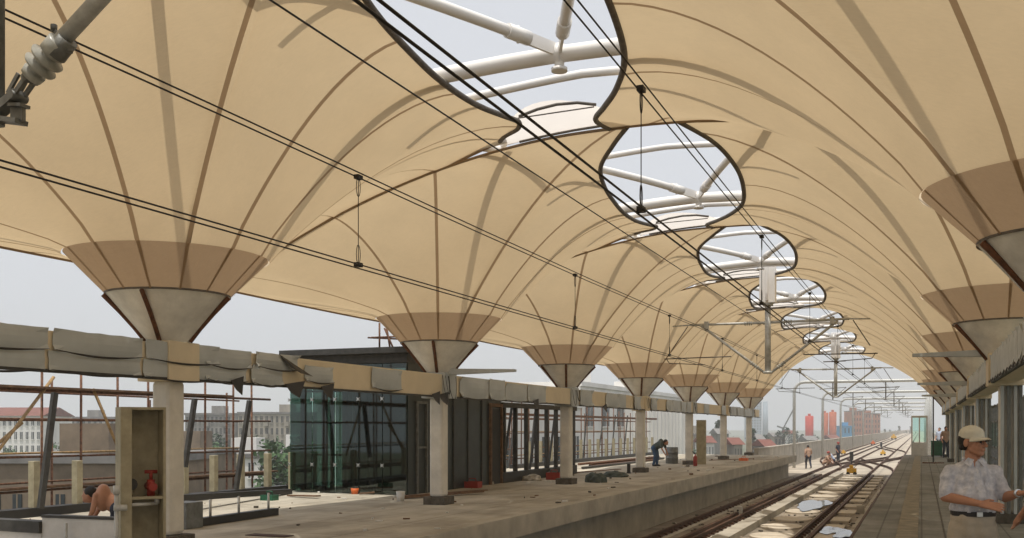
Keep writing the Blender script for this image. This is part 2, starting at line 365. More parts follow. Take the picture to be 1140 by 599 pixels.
# ------------------------------------------------------------------ membrane umbrellas
AX = -4.27          # plan line along which the arches crest
INNER_L = [(5.24, -4.065), (4.86, -3.5), (4.36, -2.6), (4.12, -1.6), (4.0, -.5), (3.90, .7), (3.88, 1.6), (3.96, 2.35), (3.98, 2.75), (3.78, 3.2), (3.38, 3.65), (3.12, 4.065)]
INNER_R = [(5.74, -4.065), (5.70, -3.25), (5.34, -2.5), (4.92, -1.65), (4.48, -.5), (4.25, .7), (4.17, 1.9), (4.30, 3.1), (4.68, 4.065)]
def catmull(P, n):
    out = []
    for i in range(len(P)-1):
        p0 = P[max(i-1, 0)]; p1 = P[i]; p2 = P[i+1]; p3 = P[min(i+2, len(P)-1)]
        for k in range(n):
            t = k/n
            out.append(tuple(.5*((2*p1[j])+(-p0[j]+p2[j])*t+(2*p0[j]-5*p1[j]+4*p2[j]-p3[j])*t*t+(-p0[j]+3*p1[j]-3*p2[j]+p3[j])*t**3) for j in range(len(p1))))
    out.append(tuple(P[-1])); return out
def zcrease(X): return 4.62-.0375*(X-AX)**2
def zinner(b): return 4.60-.34*(1-(abs(b)/B)**1.6)
AO = -2.35                                                           # outer edge
def set_shape(side):
    global inner, bd, fe, ne, zo, bnd_ang, zc_
    inner = [(a, b, zinner(b)) for a, b in catmull(INNER_L if side == 'L' else INNER_R, 6)]      # local a,b,z(above eye)
    zc_ = (lambda a: zcrease(XL+a)) if side == 'L' else (lambda a: zcrease(XR-a))
    def far_edge(sgn, a0, a1, z0, n=24):
        out = []
        for k in range(n+1):
            a = a0+(a1-a0)*k/n; z = zc_(a); t = k/n
            z += (z0-zc_(a0))*max(0, 1-t*6); out.append((a, sgn*B, z))
        return out
    bd = list(inner)                                                 # near-inner corner -> far-inner corner
    fe = far_edge(1, inner[-1][0], AO, inner[-1][2]); bd += fe[1:]
    zo = fe[-1][2]
    for k in range(1, 12):
        t = k/12; b = B-2*B*t; bd.append((AO+.35*math.sin(math.pi*t), b, zo-.10*math.sin(math.pi*t)))
    ne = far_edge(-1, inner[0][0], AO, inner[0][2]); bd += ne[::-1][:-1]
    bnd_ang = [math.atan2(p[1], p[0]) for p in bd]
def ray(th):
    dx, dy = math.cos(th), math.sin(th); n = len(bd)
    for i in range(n):
        a = bd[i]; c = bd[(i+1) % n]; ex, ey = c[0]-a[0], c[1]-a[1]
        den = dx*ey-dy*ex
        if abs(den) < 1e-9: continue
        t = (a[0]*ey-a[1]*ex)/den; u = (a[0]*dy-a[1]*dx)/den
        if t > 0 and -1e-6 <= u <= 1+1e-6: return t, a[2]+(c[2]-a[2])*u
    return 3, 3
R_RING, Z_RING = 1.31, 2.30; R_MID, Z_MID = .80, 1.78; R_TIP, Z_TIP = .27, 1.15
NR = 14; PW = 1.75
def surf(th, t, side=0.0):
    R, zb = ray(th); r = R_RING+(R-R_RING)*t
    p = 2.0-.45*math.cos(th) if False else PW
    gq = 1-max(0.0, 1-t)**p
    z = Z_RING+(zb-Z_RING)*gq
    return Vector((r*math.cos(th)-side*math.sin(th), r*math.sin(th)+side*math.cos(th), z+EYE))
NRIB = 14
ribs = [2*math.pi*(k+.5)/NRIB for k in range(NRIB)]
def umbrella_mesh():
    cols = []
    for a in bnd_ang:
        a = a % (2*math.pi)
        if all(abs(a-r)*ray(a)[0] > .10 for r in ribs): cols.append((a, 0.0, 0))
    for r in ribs: cols.append((r, -.028, 1)); cols.append((r, .028, 2))
    cols.sort(key=lambda c: (c[0], c[1]))
    mb = MB(); mb.sm = True; n = len(cols)
    for (a, s, f) in cols:
        for k in range(NR+1):
            p = surf(a, k/NR, s)
            if k == 0: p.x *= 1.012; p.y *= 1.012; p.z -= .02
            mb.v.append(p)
    for i in range(n):
        j = (i+1) % n; mb.cm = 1 if cols[i][2] == 1 else 0
        for k in range(NR): mb.face((i*(NR+1)+k, i*(NR+1)+k+1, j*(NR+1)+k+1, j*(NR+1)+k))
    return mb
def ring_pts(r, z, n=16): return [Vector((r*math.cos(2*math.pi*(k+.5)/n), r*math.sin(2*math.pi*(k+.5)/n), z+EYE)) for k in range(n)]
def band(mb, r0, z0, r1, z1, n=56):
    i = len(mb.v); mb.v += ring_pts(r0, z0, n)+ring_pts(r1, z1, n)
    for k in range(n): mb.face((i+k, i+(k+1) % n, i+n+(k+1) % n, i+n+k))
def make_umbrella():
    t = thing('funnel_canopy', 'x', 'canopy', (0, 0, 0), 'membrane funnel canopies over the platforms')
    umbrella_mesh().build('membrane', ['membrane', 'seam'], t)
    c = MB(); band(c, R_MID, Z_MID, R_RING-.004, Z_RING-.004)
    c.cm = 1
    for r in ribs:
        def q(rr, z, s): return Vector((rr*math.cos(r)-s*math.sin(r), rr*math.sin(r)+s*math.cos(r), z+EYE-.012))
        c.quad(q(R_MID, Z_MID, -.012), q(R_MID, Z_MID, .012), q(R_RING, Z_RING, .024), q(R_RING, Z_RING, -.024))
    c.build('collar', ['collar', 'seam'], t)
    k = MB(); k.sm = False; band(k, R_TIP, Z_TIP, R_MID, Z_MID); k.cm = 1
    i0 = len(k.v); k.v += ring_pts(R_MID+.012, Z_MID-.015, 56)+ring_pts(R_MID+.012, Z_MID+.015, 56)
    for j in range(56): k.face((i0+j, i0+(j+1) % 56, i0+56+(j+1) % 56, i0+56+j))
    cone = k.build('cone', ['cone', 'edge'], t)
    for r in (-1.25, .35, 2.2, 4.0):
        d = MB(); m = []
        for q_, (rr, z) in enumerate(((R_TIP+.02, Z_TIP+.01), (.42, 1.33), (.6, 1.535), (R_MID+.01, Z_MID-.03))):
            m.append((rr*math.cos(r)*1.015, rr*math.sin(r)*1.015, z+EYE))
        d.tube(m, .033, 6); sub(cone, d, 'drain_strip', 'rust')
    e = MB(); e.tube([(a, b, z+EYE) for a, b, z in inner], .04, 8); e.build('edge_belt', 'edge', t)
    # belt lacing along the inner edge plus corner patch
    e = MB(); e.tube([(a, b, z+EYE-.01) for a, b, z in fe], .022, 6); e.tube([(a, b, z+EYE-.01) for a, b, z in ne], .022, 6)
    e.tube([(AO+.35*math.sin(math.pi*k/12), B-2*B*k/12, zo-.1*math.sin(math.pi*k/12)+EYE) for k in range(13)], .03, 6)
    e.build('edge_rope', 'seam', t)
    # mast in the funnel and the struts above the skin
    s = MB(); s.tube([(0, 0, Z_TIP+EYE-.12), (0, 0, Z_TIP+EYE+.05)], .24, 14); s.build('neck', 'grey_steel', t)
    s = MB(); s.tube([(0, 0, Z_TIP+EYE-.05), (0, 0, 3.98+EYE)], .11, 10); s.build('mast', 'white_steel', t)
    for (a, b, z) in ((-2.2, 2.8, 3.1), (-2.2, -2.8, 3.1), (3.2, 3.9, 4.72), (3.2, -3.9, 4.72)):
        s = MB(); s.tube([(0, 0, 3.55+EYE), (a, b, z+EYE)], .06, 8); s.build('strut', 'white_steel', t)
    return t
set_shape('L'); umb = make_umbrella()
set_shape('R'); umbR = make_umbrella()
KS = list(range(-2, 7))
first = True
def side_label(side, k):
    near = {'left': 'over the left platform', 'right': 'over the right platform'}[side]
    if k < 0: return 'tan membrane funnel canopy %s, %s overhead beside the photographer' % (near, 'right' if k == -1 else 'furthest back')
    return 'tan membrane funnel canopy %s, %s of its row counted from the camera' % (near, ORD[k])
for k in KS:
    Y = Y0+BAY*k
    if first: umb.location = (XL, Y, 0); umb['label'] = side_label('left', k); first = False
    else: dup(umb, (XL, Y, 0), 0, side_label('left', k))
    if k == KS[0]: umbR.location = (XR, Y, 0); umbR.rotation_euler = (0, 0, math.pi); umbR['label'] = side_label('right', k)
    else: dup(umbR, (XR, Y, 0), math.pi, side_label('right', k))
# dark edge patch + white strip in throats and cable
for k in KS[:-1]:
    Ym = Y0+BAY*k+B
    t = thing('throat_cover', 'pale membrane flap between roof opening %s and the next' % (ORD[max(k, 0)] if k >= 0 else ('behind the camera' if k == -2 else 'overhead')), 'membrane flap', (XC, Ym, 0), 'pale flaps between the roof openings')
    m = MB(); m.sm = True; pts = []
    n = 14
    for i in range(n+1):
        u = i/n; x = -6.15+u*2.0
        zc = zcrease(x)+EYE
        m.v += [Vector((x, Ym-.02, zc+.03)), Vector((x+.04, Ym-.06-1.12*max(0, math.sin(math.pi*u))**.6, zc+.05+.10*math.sin(math.pi*u)))]
    for i in range(n): m.face((2*i, 2*i+1, 2*i+3, 2*i+2))
    m.build('flap', 'white_skin', t)
    for pts_, r_ in (([(-5.45, Ym-1.2, 4.56+EYE), (-5.15, Ym-1.23, 4.62+EYE), (-4.85, Ym-1.24, 4.65+EYE), (-4.55, Ym-1.2, 4.65+EYE), (-4.3, Ym-1.1, 4.62+EYE)], .022), ([(-5.45, Ym-1.25, 4.52+EYE), (-4.3, Ym-1.2, 4.56+EYE)], .01),
                     ([(x_, Ym-.06, zcrease(x_)+EYE+.02) for x_ in (-5.9, -5.45, -5.0, -4.55, -4.1)], .02)):
        c = MB(); c.tube(pts_, r_, 6); c.build('cable', 'edge', t)
# white steel ridge frames above each opening
def ridge(k):
    Y = Y0+BAY*k
    t = thing('ridge_frame', 'x', 'roof frame', (XC, Y, 0), 'white tube frames over the roof openings')
    zN = 4.52+EYE
    def arch(y, zt, drop, r, x0=7, dy=0.0):
        pts = [(XC+dx, y-dy*abs(dx)/x0, zt-drop*(abs(dx)**1.25)) for dx in [(-x0+2*x0*i/16) for i in range(17)]]
        m = MB(); m.tube(pts, r, 14); return m
    arch(Y+.7, zN, .075, .10, 5.34, .7).build('main_tube', 'white_steel', t)
    arch(Y+1.6, zN+.06, .06, .055, 2.6).build('small_tube', 'white_steel', t)
    arch(Y-2.0, zN+.30, .055, .05, 2.2).build('small_tube', 'white_steel', t)
    nd = MB(); nd.tube([(XC, Y+.7, zN-.2), (XC, Y+.7, zN+.12)], .06, 12); nd.tube([(XC, Y+.7, zN-.21), (XC, Y+.7, zN-.17)], .1, 12); nd.tube([(XC-.03, Y+.7, zN), (XC+.03, Y+.7, zN)], .125, 14); nd.build('node', 'white_steel', t)
    for X1 in (AX-2.35, AX+2.35):
        p0 = Vector((XC, Y+.7, zN+.04)); p1 = Vector((X1, Y-B, zcrease(X1)+EYE+.14))
        def at(u): return p0.lerp(p1, u)+Vector((0, 0, .35*u*(1-u)))
        m = MB(); m.tube([at(.1+.9*i/8) for i in range(9)], .066, 12); m.build('brace_tube', 'white_steel', t)
        m = MB(); m.tube([at(.09), at(.15)], .085, 12); m.bar(at(.015), at(.10), .035, .15); m.tube([at(.12)+Vector((0, 0, -.1)), at(.12)+Vector((0, 0, .1))], .02, 8); m.build('socket', 'white_steel', t)
    m = MB(); m.tube([(AX+dx, Y-B, zcrease(AX+dx)+EYE+.14) for dx in [-7.2+14.4*i/24 for i in range(25)]], .06, 10); m.build('crease_arch', 'white_steel', t)
    return t
r0 = None
for k in KS:
    if r0 is None: r0 = ridge(k); r0['label'] = 'white tube frame over the roof opening behind the camera'
    else:
        dup(r0, (XC, Y0+BAY*k, 0), 0, 'white tube frame over the roof opening %s' % ('overhead of the camera' if k < 0 else ORD[k]+' from the camera'))
# ------------------------------------------------------------------ columns, beams
def make_column(x, y, label, zt, wide=.155, m='col_conc', brown=False):
    t = thing('platform_column', label, 'column', (x, y, 0), 'columns carrying the funnel canopies')
    mb = MB(); mb.box(x-wide, x+wide, y-wide, y+wide, .16, zt); mb.build('shaft', m, t, .055)
    mb = MB(); mb.box(x-wide-.09, x+wide+.09, y-wide-.09, y+wide+.09, 0.0, .165); mb.build('plinth', 'plinth', t, .01)
    return t
BB, BT = .63+EYE, 1.13+EYE      # beam bottom / top
desc = ['beside the open olive cabinet', 'in front of the glass lift house', 'with rubble lying at its foot', 'near the worker leaning on the scaffold', 'with an olive panel standing behind it', 'just before the last column of the row', 'at the far end of the platform']
for k in range(-1, 7):
    y = Y0+BAY*k
    make_column(XL, y, ('pale plastered column on the left platform ' + desc[k]) if k >= 0 else 'pale plastered column on the left platform, outside the view on the left', BB)
rdesc = ['out of view beside the photographer', 'behind the man in the white cap, nearest of the right row', 'second of the right platform row, just left of the one behind the man', 'third of the right platform row', 'fourth of the right platform row', 'fifth of the right platform row', 'last of the right platform row']
for k in range(0, 7):
    y = Y0+BAY*k
    t = make_column(XR+.08, y, 'grey steel clad column ' + rdesc[k], BB+.1, .17, 'col_conc')
    for j, dx in enumerate((-.13, -.03, .07, .15)):
        mb = MB(); mb.box(XR+.08+dx-.025, XR+.08+dx+.025, y-.24, y-.172, .1, BB+.09); mb.build('channel', 'grey_steel' if j % 2 else 'foil', t)
def torn_panel(mb, x, y0, y1, z0, z1, bulge, seed):
    rn = random.Random(seed); n, m = 8, 4; ph = rn.uniform(-.6, .6); base = len(mb.v); mb.sm = False
    s = 1 if x > XL and x < XC else -1
    for i in range(n+1):
        for j in range(m+1):
            u = i/n; v = j/m
            e = bulge*(.35+.5*math.sin(math.pi*u+ph)*math.sin(math.pi*v)+(rn.uniform(0, .9) if (i in (0, n) and j in (0, m)) else 0))
            zz = z0+(z1-z0)*v + (rn.uniform(-.006, .006) if j in (0, m) else 0)-.025*math.sin(math.pi*u)*(1 if j == 0 else .3)
            mb.v.append(Vector((x+s*(.012+e), y0+(y1-y0)*u+(rn.uniform(-.01, .01) if i in (0, n) else 0), zz)))
    for i in range(n):
        for j in range(m): mb.face((base+i*(m+1)+j, base+(i+1)*(m+1)+j, base+(i+1)*(m+1)+j+1, base+i*(m+1)+j+1))
def beam(xc, yA, yB, zb, zt, label, side):
    t = thing('wrapped_beam', label, 'beam', (xc, yA, 0))
    mb = MB(); mb.box(xc-.2, xc+.2, yA, yB, zb+.03, zt-.02); mb.build('core', 'beige', t, .01)
    xf = xc+.2*side
    mb = MB(); mb.box(xf-.02*side-.001, xf+.028*side, yA, yB, zb, zb+.035) if side > 0 else mb.box(xf+.028*side, xf+.021, yA, yB, zb, zb+.035)
    mb.build('lower_flange', 'dark', t)
    rn = random.Random(3 if side > 0 else 9)
    def panel(y0, y1, z0, z1, bulge=.03):
        mb = MB(); torn_panel(mb, xf, y0, y1, z0, z1, bulge, rn.randint(0, 9999)); o = mb.build('cladding_panel', 'foil', t)
        so_ = o.modifiers.new('thick', 'SOLIDIFY'); so_.thickness = .006
        s = MB(); n = 6
        n = 12; sg_ = rn.uniform(.035, .06); pts = [(xf+side*(.03+bulge*.9), y0+(y1-y0)*i/n, z0+.004-sg_*math.sin(math.pi*i/n)) for i in range(n+1)]
        s.tube(pts, [.003+.011*math.sin(math.pi*i/n) for i in range(n+1)], 5); sub(o, s, 'seam_gap', 'black')
    return t, panel, xf
zm = (BB+BT)/2
t, panel, xf = beam(XL+.02, -8, Y0+6*BAY+2.6, BB, BT, 'long horizontal beam over the left columns, beige with torn grey cladding panels', 1)
y = 4.0
while y < Y0-.4:                       # two rows of panels left of column 1
    panel(y, y+1.42, BB+.03, zm, .03); panel(y+.05, y+1.45, zm+.01, BT+.01, .04); y += 1.48
for (a, b, z0, z1, bu) in ((11.1, 12.0, BB+.05, zm, .04), (11.1, 12.1, zm, BT, .05), (12.1, 12.9, BB+.04, zm+.06, .06), (12.2, 13.3, zm+.03, BT+.01, .08), (13.5, 14.3, zm-.12, zm+.13, .05), (15.6, 16.7, BB+.1, BT-.04, .04)):
    panel(a, b, z0, z1, bu)
yy = 19.1
for k in range(1, 6):
    yb = Y0+BAY*k+.5; ye = Y0+BAY*(k+1)-.3
    while yb < ye-.6:
        L = rn_ = random.uniform(.8, 1.5)
        if random.random() < (.95 if k == 1 and yb < 23 else .68): panel(yb, min(yb+L, ye), BB+.04, BT-random.uniform(0, .06), random.uniform(.03, .09))
        yb += L+.08
# caps at columns
for k in range(0, 7):
    y = Y0+BAY*k
    mb = MB(); mb.box(XL-.26, XL+.275, y-.3, y+.3, BB-.01, BT+.02); mb.build('column_cap', 'beige' if k in (0, 3, 5) else 'foil', t, .01)
    mb = MB()
    for q in range(0 if k == 0 else 3):
        a = random.uniform(-.3, .3); zz = BT-.05
        hgt = random.uniform(.25, .5); wd = random.uniform(.08, .2)
        mb.tube([(XL+.30+.05*math.sin(math.pi*u/12), y+a+wd*math.cos(math.pi*u/12), zz-hgt*math.sin(math.pi*u/12)) for u in range(13)], .006, 5)
    if k: mb.build('loose_wires', 'wire', t)
# torn dark flaps hanging from the left beam
for (y, L) in ((12.9, .5), (13.9, .35), (6.0, .3), (18.2, .4), (23.5, .35), (11.6, .25), (17.9, .3), (29.5, .3)):
    mb = MB(); mb.prism([Vector((xf+.06, y, BB+.05)), Vector((xf+.09, y+L, BB+.12)), Vector((xf+.16, y+L*.5, BB-.16)), Vector((xf+.12, y+L*.15, BB-.08))], (.008, 0, 0)); mb.build('torn_flap', 'black', t)
mb = MB(); mb.prism([Vector((xf+.06, 12.75, BT)), Vector((xf+.1, 13.6, zm-.05)), Vector((xf+.15, 13.2, zm-.02)), Vector((xf+.1, 12.9, zm+.1))], (.01, 0, 0)); mb.build('torn_flap', 'black', t)
t, panel, xf = beam(XR, -6, Y0+6*BAY+2.6, BB+.12, BT+.10, 'long horizontal beam over the right columns wrapped in crumpled silver sheet', -1)
for k in range(-1, 6):
    yb = Y0+BAY*k+.45; ye = Y0+BAY*(k+1)-.35
    while yb < ye-.2: panel(yb, min(yb+.52, ye), BB+.16, BT+.08, .045); yb += .56
for k in range(0, 7):
    y = Y0+BAY*k
    mb = MB(); mb.box(XR-.27, XR+.27, y-.34, y+.34, BB+.08, BT+.13); mb.build('column_cap', 'beige', t, .01)
def bracket(x0, x1, y, z, label):
    mb = MB(); mb.prism([Vector((x0, y, z-.04)), Vector((x1, y, z-.005)), Vector((x1, y, z+.045)), Vector((x0, y, z+.09))], (0, .16, 0))
    tag(mb.build('bracket_arm', 'foil'), label, 'bracket', 'flat grey arms on the column heads')
bracket(XR-.1, -.15, Y0+BAY-.1, BT+.12, 'flat grey bracket arm reaching left from the right column head, nearest of its kind')
bracket(XR-.1, -.1, Y0+2*BAY-.1, BT-.05, 'thin grey bracket arm at the second visible right column head')
bracket(XR-.1, -.0, Y0+3*BAY-.1, BT-.1, 'small distant grey bracket arm on the right columns, furthest of three')
bracket(XL+.25, -7.65, Y0+BAY-.1, BT+.02, 'flat grey bracket arm on the left column before the lift house')
# ------------------------------------------------------------------ overhead line
def wire(X, z, y0, y1, r, twin, label, sagb=0.0, droppers=(), zc=None):
    t = thing('overhead_wire', label, 'wire', (X, 0, 0), 'overhead line wires')
    n = 40
    for s in ((-1, 1) if twin else (0,)):
        pts = []
        for i in range(n+1):
            y = y0+(y1-y0)*i/n; sg = ((y-4.6) % 24.4)/24.4; pts.append((X+s*.035, y, z+EYE-sagb*4*sg*(1-sg)+s*.012))
        mb = MB(); mb.tube(pts, r, 6); mb.build('strand', 'wire', t)
    for y in droppers:
        sg = ((y-4.6) % 24.4)/24.4; zt = z+EYE-sagb*4*sg*(1-sg)
        mb = MB(); mb.tube([(X, y, zt), (X, y, zc+EYE)], .005, 5)
        for (zz, s) in ((zt-.02, -1), (zc+EYE+.02, 1)):
            mb.tube([(X, y+.07*math.sin(a)*.6, zz+s*.11-.11*s*math.cos(a)) for a in [2*math.pi*q/12 for q in range(13)]], .0045, 5)
            mb.box(X-.03, X+.03, y-.05, y+.05, zz-.025*1, zz+.02)
        mb.build('dropper', 'wire', t)
    return t
D1 = [Y for Y in (9.6, 17.1, 24.4, 31.5, 38.6, 46, 53)]
wire(-5.8, 2.86, -8, 200, .0078, True, 'twin dark messenger wire over the left track, carrying loop droppers', .07, D1, 1.80)
wire(-5.8, 1.80, -8, 200, .0078, True, 'dark contact wire hanging lowest over the left track', 0)
wire(-2.3, 3.06, -8, 200, .0075, True, 'twin messenger wire over the right track, crossing the roof openings on the right', .06, (8.6, 15.8, 23, 31, 38, 46), 1.92)
wire(-2.3, 1.92, -8, 200, .0095, True, 'thick twin contact wire over the right track running across the roof openings', 0)
wire(-4.7, 3.34, -8, 200, .009, False, 'thin single feeder wire running just left of the roof openings', 0)
def mast(Y, label, white=True):
    t = thing('catenary_mast', label, 'catenary mast', (XC, Y, 0), 'hanging masts with overhead line arms')
    if white:
        mb = MB(); mb.box(XC-.22, XC+.22, Y-.16, Y+.16, 3.55+EYE, 4.85+EYE); mb.box(XC-.035, XC+.035, Y-.26, Y-.163, 3.6+EYE, 4.85+EYE); mb.build('white_stub', 'white_steel', t, .015)
    mb = MB(); mb.tube([(XC, Y, 3.56+EYE), (XC, Y, 1.56+EYE)], .085, 14); mb.lathe([(.15, 3.48+EYE), (.15, 3.55+EYE)], (XC, Y, 0), 14); mb.lathe([(.13, 1.55+EYE), (.13, 1.61+EYE)], (XC, Y, 0), 14); mb.build('pole', 'galv', t)
    mb = MB(); mb.bar((XC-.6, Y-.1, 3.38+EYE), (XC+.5, Y-.1, 3.40+EYE), .05, .05); mb.build('cross_bar', 'edge', t)
    for s in (-1, 1):
        mb = MB(); mb.tube([(XC, Y, 3.0+EYE), (XC+s*2.2, Y, 3.02+EYE)], .035, 8); mb.tube([(XC+s*2.2, Y, 3.02+EYE), (XC+s*2.75, Y, 3.0+EYE)], .022, 8); mb.box(XC+s*1.75-.06, XC+s*1.75+.06, Y-.06, Y+.06, 2.88+EYE, 3.1+EYE); a = mb.build('arm', 'galv', t)
        ins = MB(); xi = XC+s*.45
        for q in range(4): ins.tube([(xi+s*q*.06, Y, 3.0+EYE), (xi+s*q*.06+s*.022, Y, 3.0+EYE)], .065, 10)
        sub(a, ins, 'insulator', 'cer')
        mb = MB(); mb.tube([(XC+s*.1, Y, 1.58+EYE), (XC+s*1.9, Y, 2.98+EYE)], .038, 8); bq = mb.build('brace', 'galv', t)
        ins = MB()
        for q in range(4):
            f = .1+q*.03; ins.tube([(XC+s*(.1+1.8*f), Y, 1.58+1.4*f+EYE), (XC+s*(.1+1.8*(f+.012)), Y, 1.58+1.4*(f+.012)+EYE)], .06, 10)
        sub(bq, ins, 'insulator', 'cer')
        mb = MB(); mb.tube([(XC+s*2.3, Y, 2.98+EYE), (XC+s*2.75, Y-.2, 2.25+EYE)], .015, 6); mb.tube([(XC+s*1.0, Y-.2, 2.05+EYE), (XC+s*2.95, Y-.2, 2.03+EYE)], .018, 6)
        mb.tube([(XC+s*2.9, Y-.2, 2.05+EYE), (XC+s*2.8, Y-.2, 1.9+EYE), (XC+s*1.75, Y-.2, 1.83+EYE)], .014, 6); mb.build('steady_arm', 'edge', t)
    return t
mast(29.0, 'grey mast hanging from the ridge with arms and slanting braces to both sides, nearest one')
mast(53.2, 'grey mast hanging near the far canopy mouth with spread arms')
# near cantilever, top left corner
t = thing('cantilever_bracket', 'grey ribbed insulator on a slanting tube clamped to a bracket, top left corner', 'insulator bracket', (-5.4, 4.6, 0))
YN = 4.6
def q(px, py): return onY(px, py, YN)
a0 = q(66, 48); a1 = q(112, -2); dv = (a1-a0)
mb = MB(); mb.tube([a0-dv*.12, a1+dv*2.2], .050, 16); mb.build('tube', 'galv', t)
i0 = q(34, 86); i1 = q(66, 50)
mx = (i1-i0).to_track_quat('Z', 'Y').to_matrix().to_4x4(); L = (i1-i0).length
prof = [(.035, 0), (.066, .005), (.072, L*.16), (.05, L*.18), (.05, L*.25), (.098, L*.31), (.104, L*.36), (.05, L*.43), (.05, L*.48), (.10, L*.54), (.106, L*.6), (.05, L*.66), (.055, L*.72), (.078, L*.74), (.08, L*1.05), (.055, L*1.07)]
mb = MB(); mb.lathe(prof, i0, 22, mx); mb.build('insulator', 'cer', t)
mb = MB(); c = q(72, 38); mb.bar(q(60, 32), q(76, 58), .02, .02); mb.lathe([(.02, -.01), (.02, .03)], q(60, 33), 8); mb.lathe([(.022, -.01), (.022, .03)], q(77, 57), 8); mb.tube([q(62, 62), q(76, 44)], .062, 16); mb.build('clamp', 'grey_steel', t)
mb = MB()
f0 = q(34, 88); f1 = q(20, 108)
for s in (-1, 1):
    o = Vector((0, s*.035, 0)); mb.bar(f0+o, f1+o, .018, .03); mb.bar(q(26, 84)+o, q(14, 106)+o, .018, .025)
mb.lathe([(.028, -.05), (.028, .05)], f0, 10, Matrix.Rotation(rad(90), 4, 'X')); mb.lathe([(.028, -.06), (.028, .06)], f1, 10, Matrix.Rotation(rad(90), 4, 'X'))
mb.bar(q(22, 104), q(-6, 128), .09, .05); mb.bar(q(-8, 132), q(24, 136), .1, .03); mb.bar(q(20, 118), q(20, 136), .1, .03); mb.bar(q(14, 118), q(28, 118), .08, .02)
mb.build('clevis', 'grey_steel', t)
mb = MB(); mb.tube([q(-3, 140), q(-3, 0)+Vector((0, 0, 2.2))], .045, 14); mb.build('hanger', 'grey_steel', t)
# portal gantries outside
gp0 = None
for i, Y in enumerate((73.7, 96, 118, 140, 165, 195)):
    lab = 'pale rounded portal gantry over the tracks beyond the canopy, %s' % ('nearest one' if i == 0 else ORD[i]+' one')
    if gp0 is None:
        t = gp0 = thing('portal_gantry', lab, 'gantry', (0, Y, 0), 'portal gantries over the viaduct')
        xl, xr, zt = -8.45, .55, 3.28+EYE
        pts = [(xl, Y, BEDZ), (xl, Y, zt-.7)]+[(xl+.7-.7*math.cos(a), Y, zt-.7+.7*math.sin(a)) for a in (.4, .8, 1.2)]+[(xl+.7, Y, zt), (xr-.4, Y, zt), (xr, Y, zt)]
        mb = MB(); mb.tube(pts, .11, 12); mb.build('frame', 'galv', t)
        mb = MB(); mb.tube([(xr, Y, BEDZ), (xr, Y, zt+.5)], .12, 12); mb.build('post', 'galv', t)
        for X in (-5.8, -2.3):
            mb = MB(); mb.tube([(X, Y, zt), (X, Y, 2.0+EYE)], .04, 8); mb.tube([(X-.9, Y, 2.75+EYE), (X+.9, Y, 2.86+EYE)], .025, 6); mb.tube([(X-.9, Y, 2.1+EYE), (X+.7, Y, 1.86+EYE)], .02, 6); mb.tube([(X, Y, 2.1+EYE), (X+.9, Y, 2.86+EYE)], .02, 6); mb.build('drop_arm', 'edge', t)
    else: dup(gp0, (0, Y, 0), 0, lab)
# tall slim poles by left parapet
for i, (px, z1) in enumerate(((867, 1.5), (912, 3.9), (939, 3.2))):
    pass
# ------------------------------------------------------------------ glass lift house
t = thing('lift_house', 'dark glazed lift house with flat roof on the left platform', 'lift house', (-12, 21, 0))
hx0, hx1, hy0, hy1, hz = -14.6, -11.3, 20.9, 26.6, 3.38; hr = 22.9; hlow = 2.85
mb = MB(); mb.box(hx0-.15, hx1+.12, hy0-.25, hr, hz, hz+.14); mb.box(hx0, hx1, hy0, hr, hz-.22, hz-.002); mb.box(hx0, hx1, hr+.002, hy1, hlow, hlow+.12); rf = mb.build('roof', 'dark', t)
mb = MB(); mb.box(hx1-.06, hx1, hy0+.06, hr, 0, hz-.225); mb.box(hx1-.06, hx1, hr, hy1, 0, hlow-.002); wl = mb.build('side_wall', 'dark_panel', t)
mb = MB(); mb.box(hx1-.0, hx1+.03, hy1-.75, hy1-.1, 0, 2.15); sub(wl, mb, 'door', mat('door_shade', (.02, .018, .015), .6)); 
mb = MB()
for yy in (hy1-.85, hy1-.06): mb.box(hx1+.001, hx1+.07, yy, yy+.08, 0, 2.3)
mb.box(hx1+.001, hx1+.07, hy1-.77, hy1-.06, 2.2, 2.3); sub(wl, mb, 'door_frame', 'plank')
n = 5
for i in range(n):
    x0 = hx0+(hx1-hx0)*i/n; x1 = hx0+(hx1-hx0)*(i+1)/n
    mb = MB(); mb.box(x0+.012, x1-.012, hy0, hy0+.015, .03, hz-.24); mb.build('glass_pane', 'glass', t)
    for z in (.7, 2.3):
        mb = MB(); c = Vector((x0, hy0-.02, z))
        for a in (45, 135, 225, 315): mb.bar(c, c+Vector((math.cos(rad(a))*.06, 0, math.sin(rad(a))*.06)), .012, .014)
        mb.lathe([(.03, -.02), (.03, .02)], c, 8, Matrix.Rotation(rad(90), 4, 'X')); mb.build('spider_fitting', 'metalgrey', t)
for i in range(3):
    y0 = hy0+.02+(hy1-hy0)*i/3; y1 = hy0+(hy1-hy0)*(i+1)/3-.02
    mb = MB(); mb.box(hx0-.015, hx0, y0, y1, .03, hlow-.01); mb.build('glass_pane', 'paleglass', t)
for x in (hx0+.12, hx0+.75, hx0+1.35, hx0+1.95, hx1-.15):
    mb = MB(); mb.box(x-.05, x+.05, hy0+.35, hy0+.47, 0, hz-.23); mb.build('inner_post', 'dark', t)
for (x, y, r, m_) in ((-13.95, 21.8, .05, 'galv'), (-13.55, 22.2, .04, 'galv'), (-12.8, 22.0, .03, 'galv')):
    mb = MB(); mb.tube([(x, y, 0), (x, y, 3.1)], r, 8); mb.build('inner_pipe', m_, t)
for z in (.9, 1.7, 2.5):
    mb = MB(); mb.box(hx0+.1, hx1-.1, hy0+.5, hy0+.56, z, z+.05); mb.build('inner_rail', 'dark', t)
mb = MB(); mb.box(hx0+1.4, hx1-.1, hy0+1.3, hy1-.3, .01, 2.8); mb.build('lift_shaft', 'dark_panel', t)
